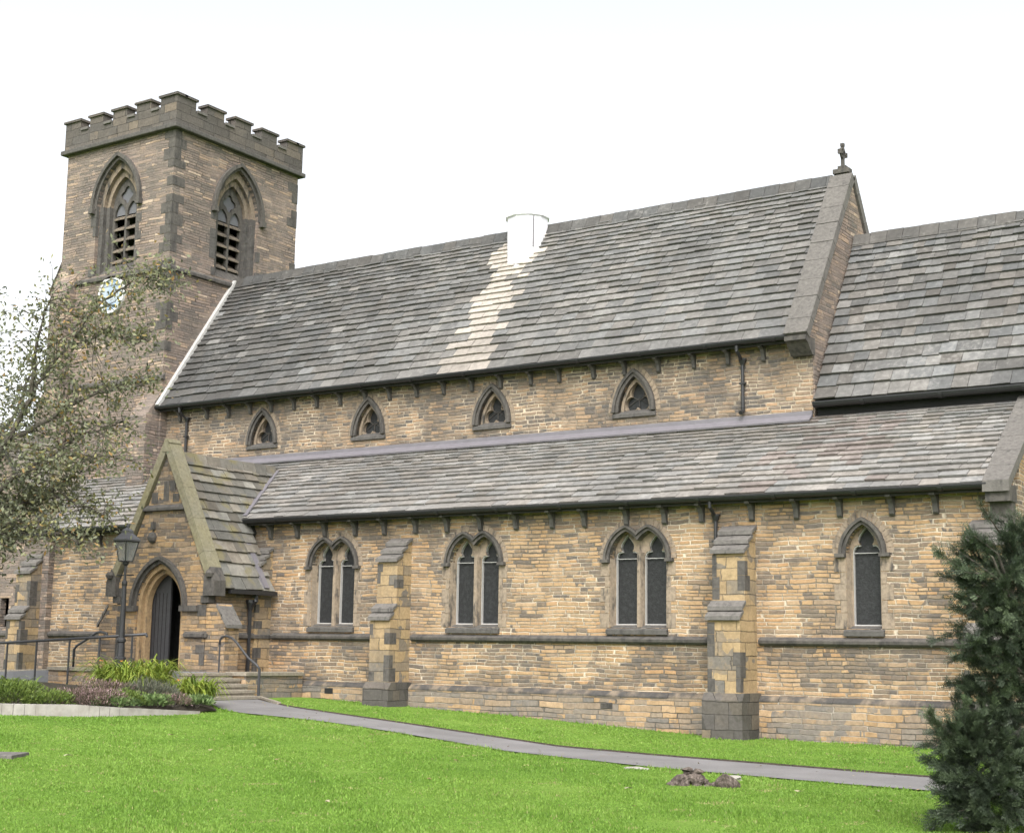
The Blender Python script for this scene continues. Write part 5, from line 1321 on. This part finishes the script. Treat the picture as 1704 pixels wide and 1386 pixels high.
lf = [(-9.81, -12.58, .045), (-15.82, -12.84, .04), (-11.26, -16.93, .04), (-7.99, -11.2, .04), (-6.25, -13.02, .04), (-17.47, -15.5, .05), (-17.3, -12.8, .04), (-12.4, -13.5, .035), (-14.2, -10.4, .035), (-8.6, -14.6, .03), (-19.5, -11.6, .04), (-6.6, -11.6, .035)]
base = None
for i, (x, y, s_) in enumerate(lf):
    mb = MB(); tcol = (float(rg.random()), float(rg.random()), 0); mb.add([(-1, 0, .25), (-.3, .5, .5), (.5, .45, .2), (1.1, 0, .45), (.5, -.5, .6), (-.35, -.45, .15)], [(0, 1, 2, 3), (0, 3, 4, 5)], tcol)
    o = mb.build('fallen_leaf', M_leaf, loc=(x, y, float(gz(x, y))+.035)); o.scale = (s_*1.5, s_*1.3, s_*1.2); o.rotation_euler = (0, 0, i*1.3); tag(o, 'small pale fallen leaf lying on the mown grass', 'leaf', 'fallen leaves on the lawn')

# loose litter of small leaves over the path and the lawn near it
nl = 420; tl = rg.random(nl); il = (tl*(len(FARS)-1)).astype(int); sl_w = rg.normal(.5, .55, nl)
lxy = FARS[il]*(1-sl_w)[:, None]+NEARS[il]*sl_w[:, None]+rg.normal(0, .25, (nl, 2)); kl = lxy[:, 1] < -.5; lxy = lxy[kl]; nl = len(lxy)
dl = rdir(nl); dl[:, 2] *= .12; un = np.tile([0, 0, 1.], (nl, 1))+rdir(nl)*.2
o = leaf_obj('leaf_litter', np.c_[lxy, gz(lxy[:, 0], lxy[:, 1])+.042], dl, un, rg.uniform(.035, .08, nl), rg.uniform(.025, .05, nl), rg.random(nl), leaf_mat('brown leaf litter', [(0, (.06, .04, .02)), (.5, (.14, .10, .045)), (1, (.24, .19, .10))], .1)); tag(o, kind='stuff')
# ------------------------------------------------------------------ grass
NG = 430000
def vnoise(x, y, sc, seed):       # soft value noise for patches of lighter and darker turf
    rr = np.random.default_rng(seed).random((64, 64)); fx, fy = x*sc, y*sc; ix, iy = np.floor(fx).astype(int), np.floor(fy).astype(int); tx, ty = fx-ix, fy-iy
    tx, ty = tx*tx*(3-2*tx), ty*ty*(3-2*ty); a_ = lambda i, j: rr[i % 64, j % 64]
    return (a_(ix, iy)*(1-tx)+a_(ix+1, iy)*tx)*(1-ty)+(a_(ix, iy+1)*(1-tx)+a_(ix+1, iy+1)*tx)*ty
def in_poly(x, y, poly):
    poly = np.array(poly); c = np.zeros(len(x), bool); j = len(poly)-1
    for i in range(len(poly)):
        xi, yi = poly[i]; xj, yj = poly[j]
        t_ = ((yi > y) != (yj > y)) & (x < (xj-xi)*(y-yi)/(yj-yi+1e-12)+xi); c ^= t_; j = i
    return c
# polar sampling about the camera spot gives even cover in perspective
th = rg.uniform(YAW-.42, YAW+.42, NG*2); dd = 11+31*rg.beta(1.0, 1.6, NG*2)
gx_, gy_ = -np.sin(th)*dd, -30+np.cos(th)*dd
wv_ = (np.sin(gx_*5.1+gy_*2.3)+np.sin(gx_*2.7-gy_*6.1))*.03
path_poly = [tuple(p) for p in FARS] + [tuple(p) for p in NEARS[::-1]]
ok = (gy_ < -.16) & ~in_poly(gx_+wv_, gy_+wv_, path_poly) & ~in_poly(gx_, gy_, bed_poly) & ~((gx_ < -25.9) & (gy_ > -4.6))
for bx0, bx1 in ((-24.1, -23.1), (-14.65, -13.5), (-9.0, -8.0)): ok &= ~((gx_ > bx0) & (gx_ < bx1) & (gy_ > -1.0))
gx_, gy_ = gx_[ok][:NG], gy_[ok][:NG]; n_ = len(gx_); gz_ = gz(gx_, gy_)+.005
dist = np.hypot(gx_, gy_+30); hgt = rg.uniform(.012, .030, n_)*(1+.5*np.sin(gx_*1.9)*np.sin(gy_*2.3)); wdt = (.0025+.00034*dist)*rg.uniform(.7, 1.3, n_)
epts = np.r_[FARS, NEARS].astype(np.float32); dmin = np.full(n_, 9., np.float32)
for e_ in epts: dmin = np.minimum(dmin, (gx_-e_[0])**2+(gy_-e_[1])**2)
edge = np.exp(-dmin/.03); wall_e = np.exp(-np.clip(-gy_-.16, 0, 9)/.12); hgt = hgt*(1+1.6*edge*rg.random(n_)+2.6*wall_e*rg.random(n_))
tuft = vnoise(gx_, gy_, 2.7, 9) > .86; hgt = np.where(tuft, hgt*1.7, hgt)
az = rg.uniform(0, 2*np.pi, n_); lean = rg.uniform(.1, .8, n_)*hgt; a2 = rg.uniform(0, 2*np.pi, n_)
b0 = np.c_[gx_-np.cos(az)*wdt, gy_-np.sin(az)*wdt, gz_]; b1 = np.c_[gx_+np.cos(az)*wdt, gy_+np.sin(az)*wdt, gz_]; tpz = np.c_[gx_+np.cos(a2)*lean, gy_+np.sin(a2)*lean, gz_+hgt]
v = np.stack([b0, b1, tpz], 1).reshape(-1, 3)
me = bpy.data.meshes.new('grass'); me.vertices.add(3*n_); me.vertices.foreach_set('co', v.ravel().astype(np.float32)); me.loops.add(3*n_); me.loops.foreach_set('vertex_index', np.arange(3*n_, dtype=np.int32))
me.polygons.add(n_); me.polygons.foreach_set('loop_start', np.arange(0, 3*n_, 3, dtype=np.int32)); me.polygons.foreach_set('loop_total', np.full(n_, 3, np.int32))
patch = .12+.32*vnoise(gx_, gy_, .45, 1)+.26*vnoise(gx_+gy_*.4, gy_, 1.3, 2)+.22*vnoise(gx_, gy_, 4.1, 3)
tn = np.clip(patch+rg.normal(0, .12, n_), 0, 1); dry = (rg.random(n_) < .015) | ((vnoise(gx_, gy_, 3.3, 7) > .90) & (rg.random(n_) < .5)); tn[dry] = 1
a = me.attributes.new('tone', 'FLOAT_COLOR', 'POINT'); a.data.foreach_set('color', np.repeat(np.c_[tn, rg.random(n_), np.zeros(n_), np.ones(n_)], 3, axis=0).ravel().astype(np.float32)); me.update(calc_edges=True)
me.materials.append(leaf_mat('grass blade', [(0, (.095, .182, .024)), (.45, (.138, .246, .034)), (.85, (.195, .30, .055)), (1, (.28, .275, .11))], .35, .6))
o = bpy.data.objects.new('grass', me); link(o); tag(o, kind='stuff')
# weeds and tufts along the wall foot
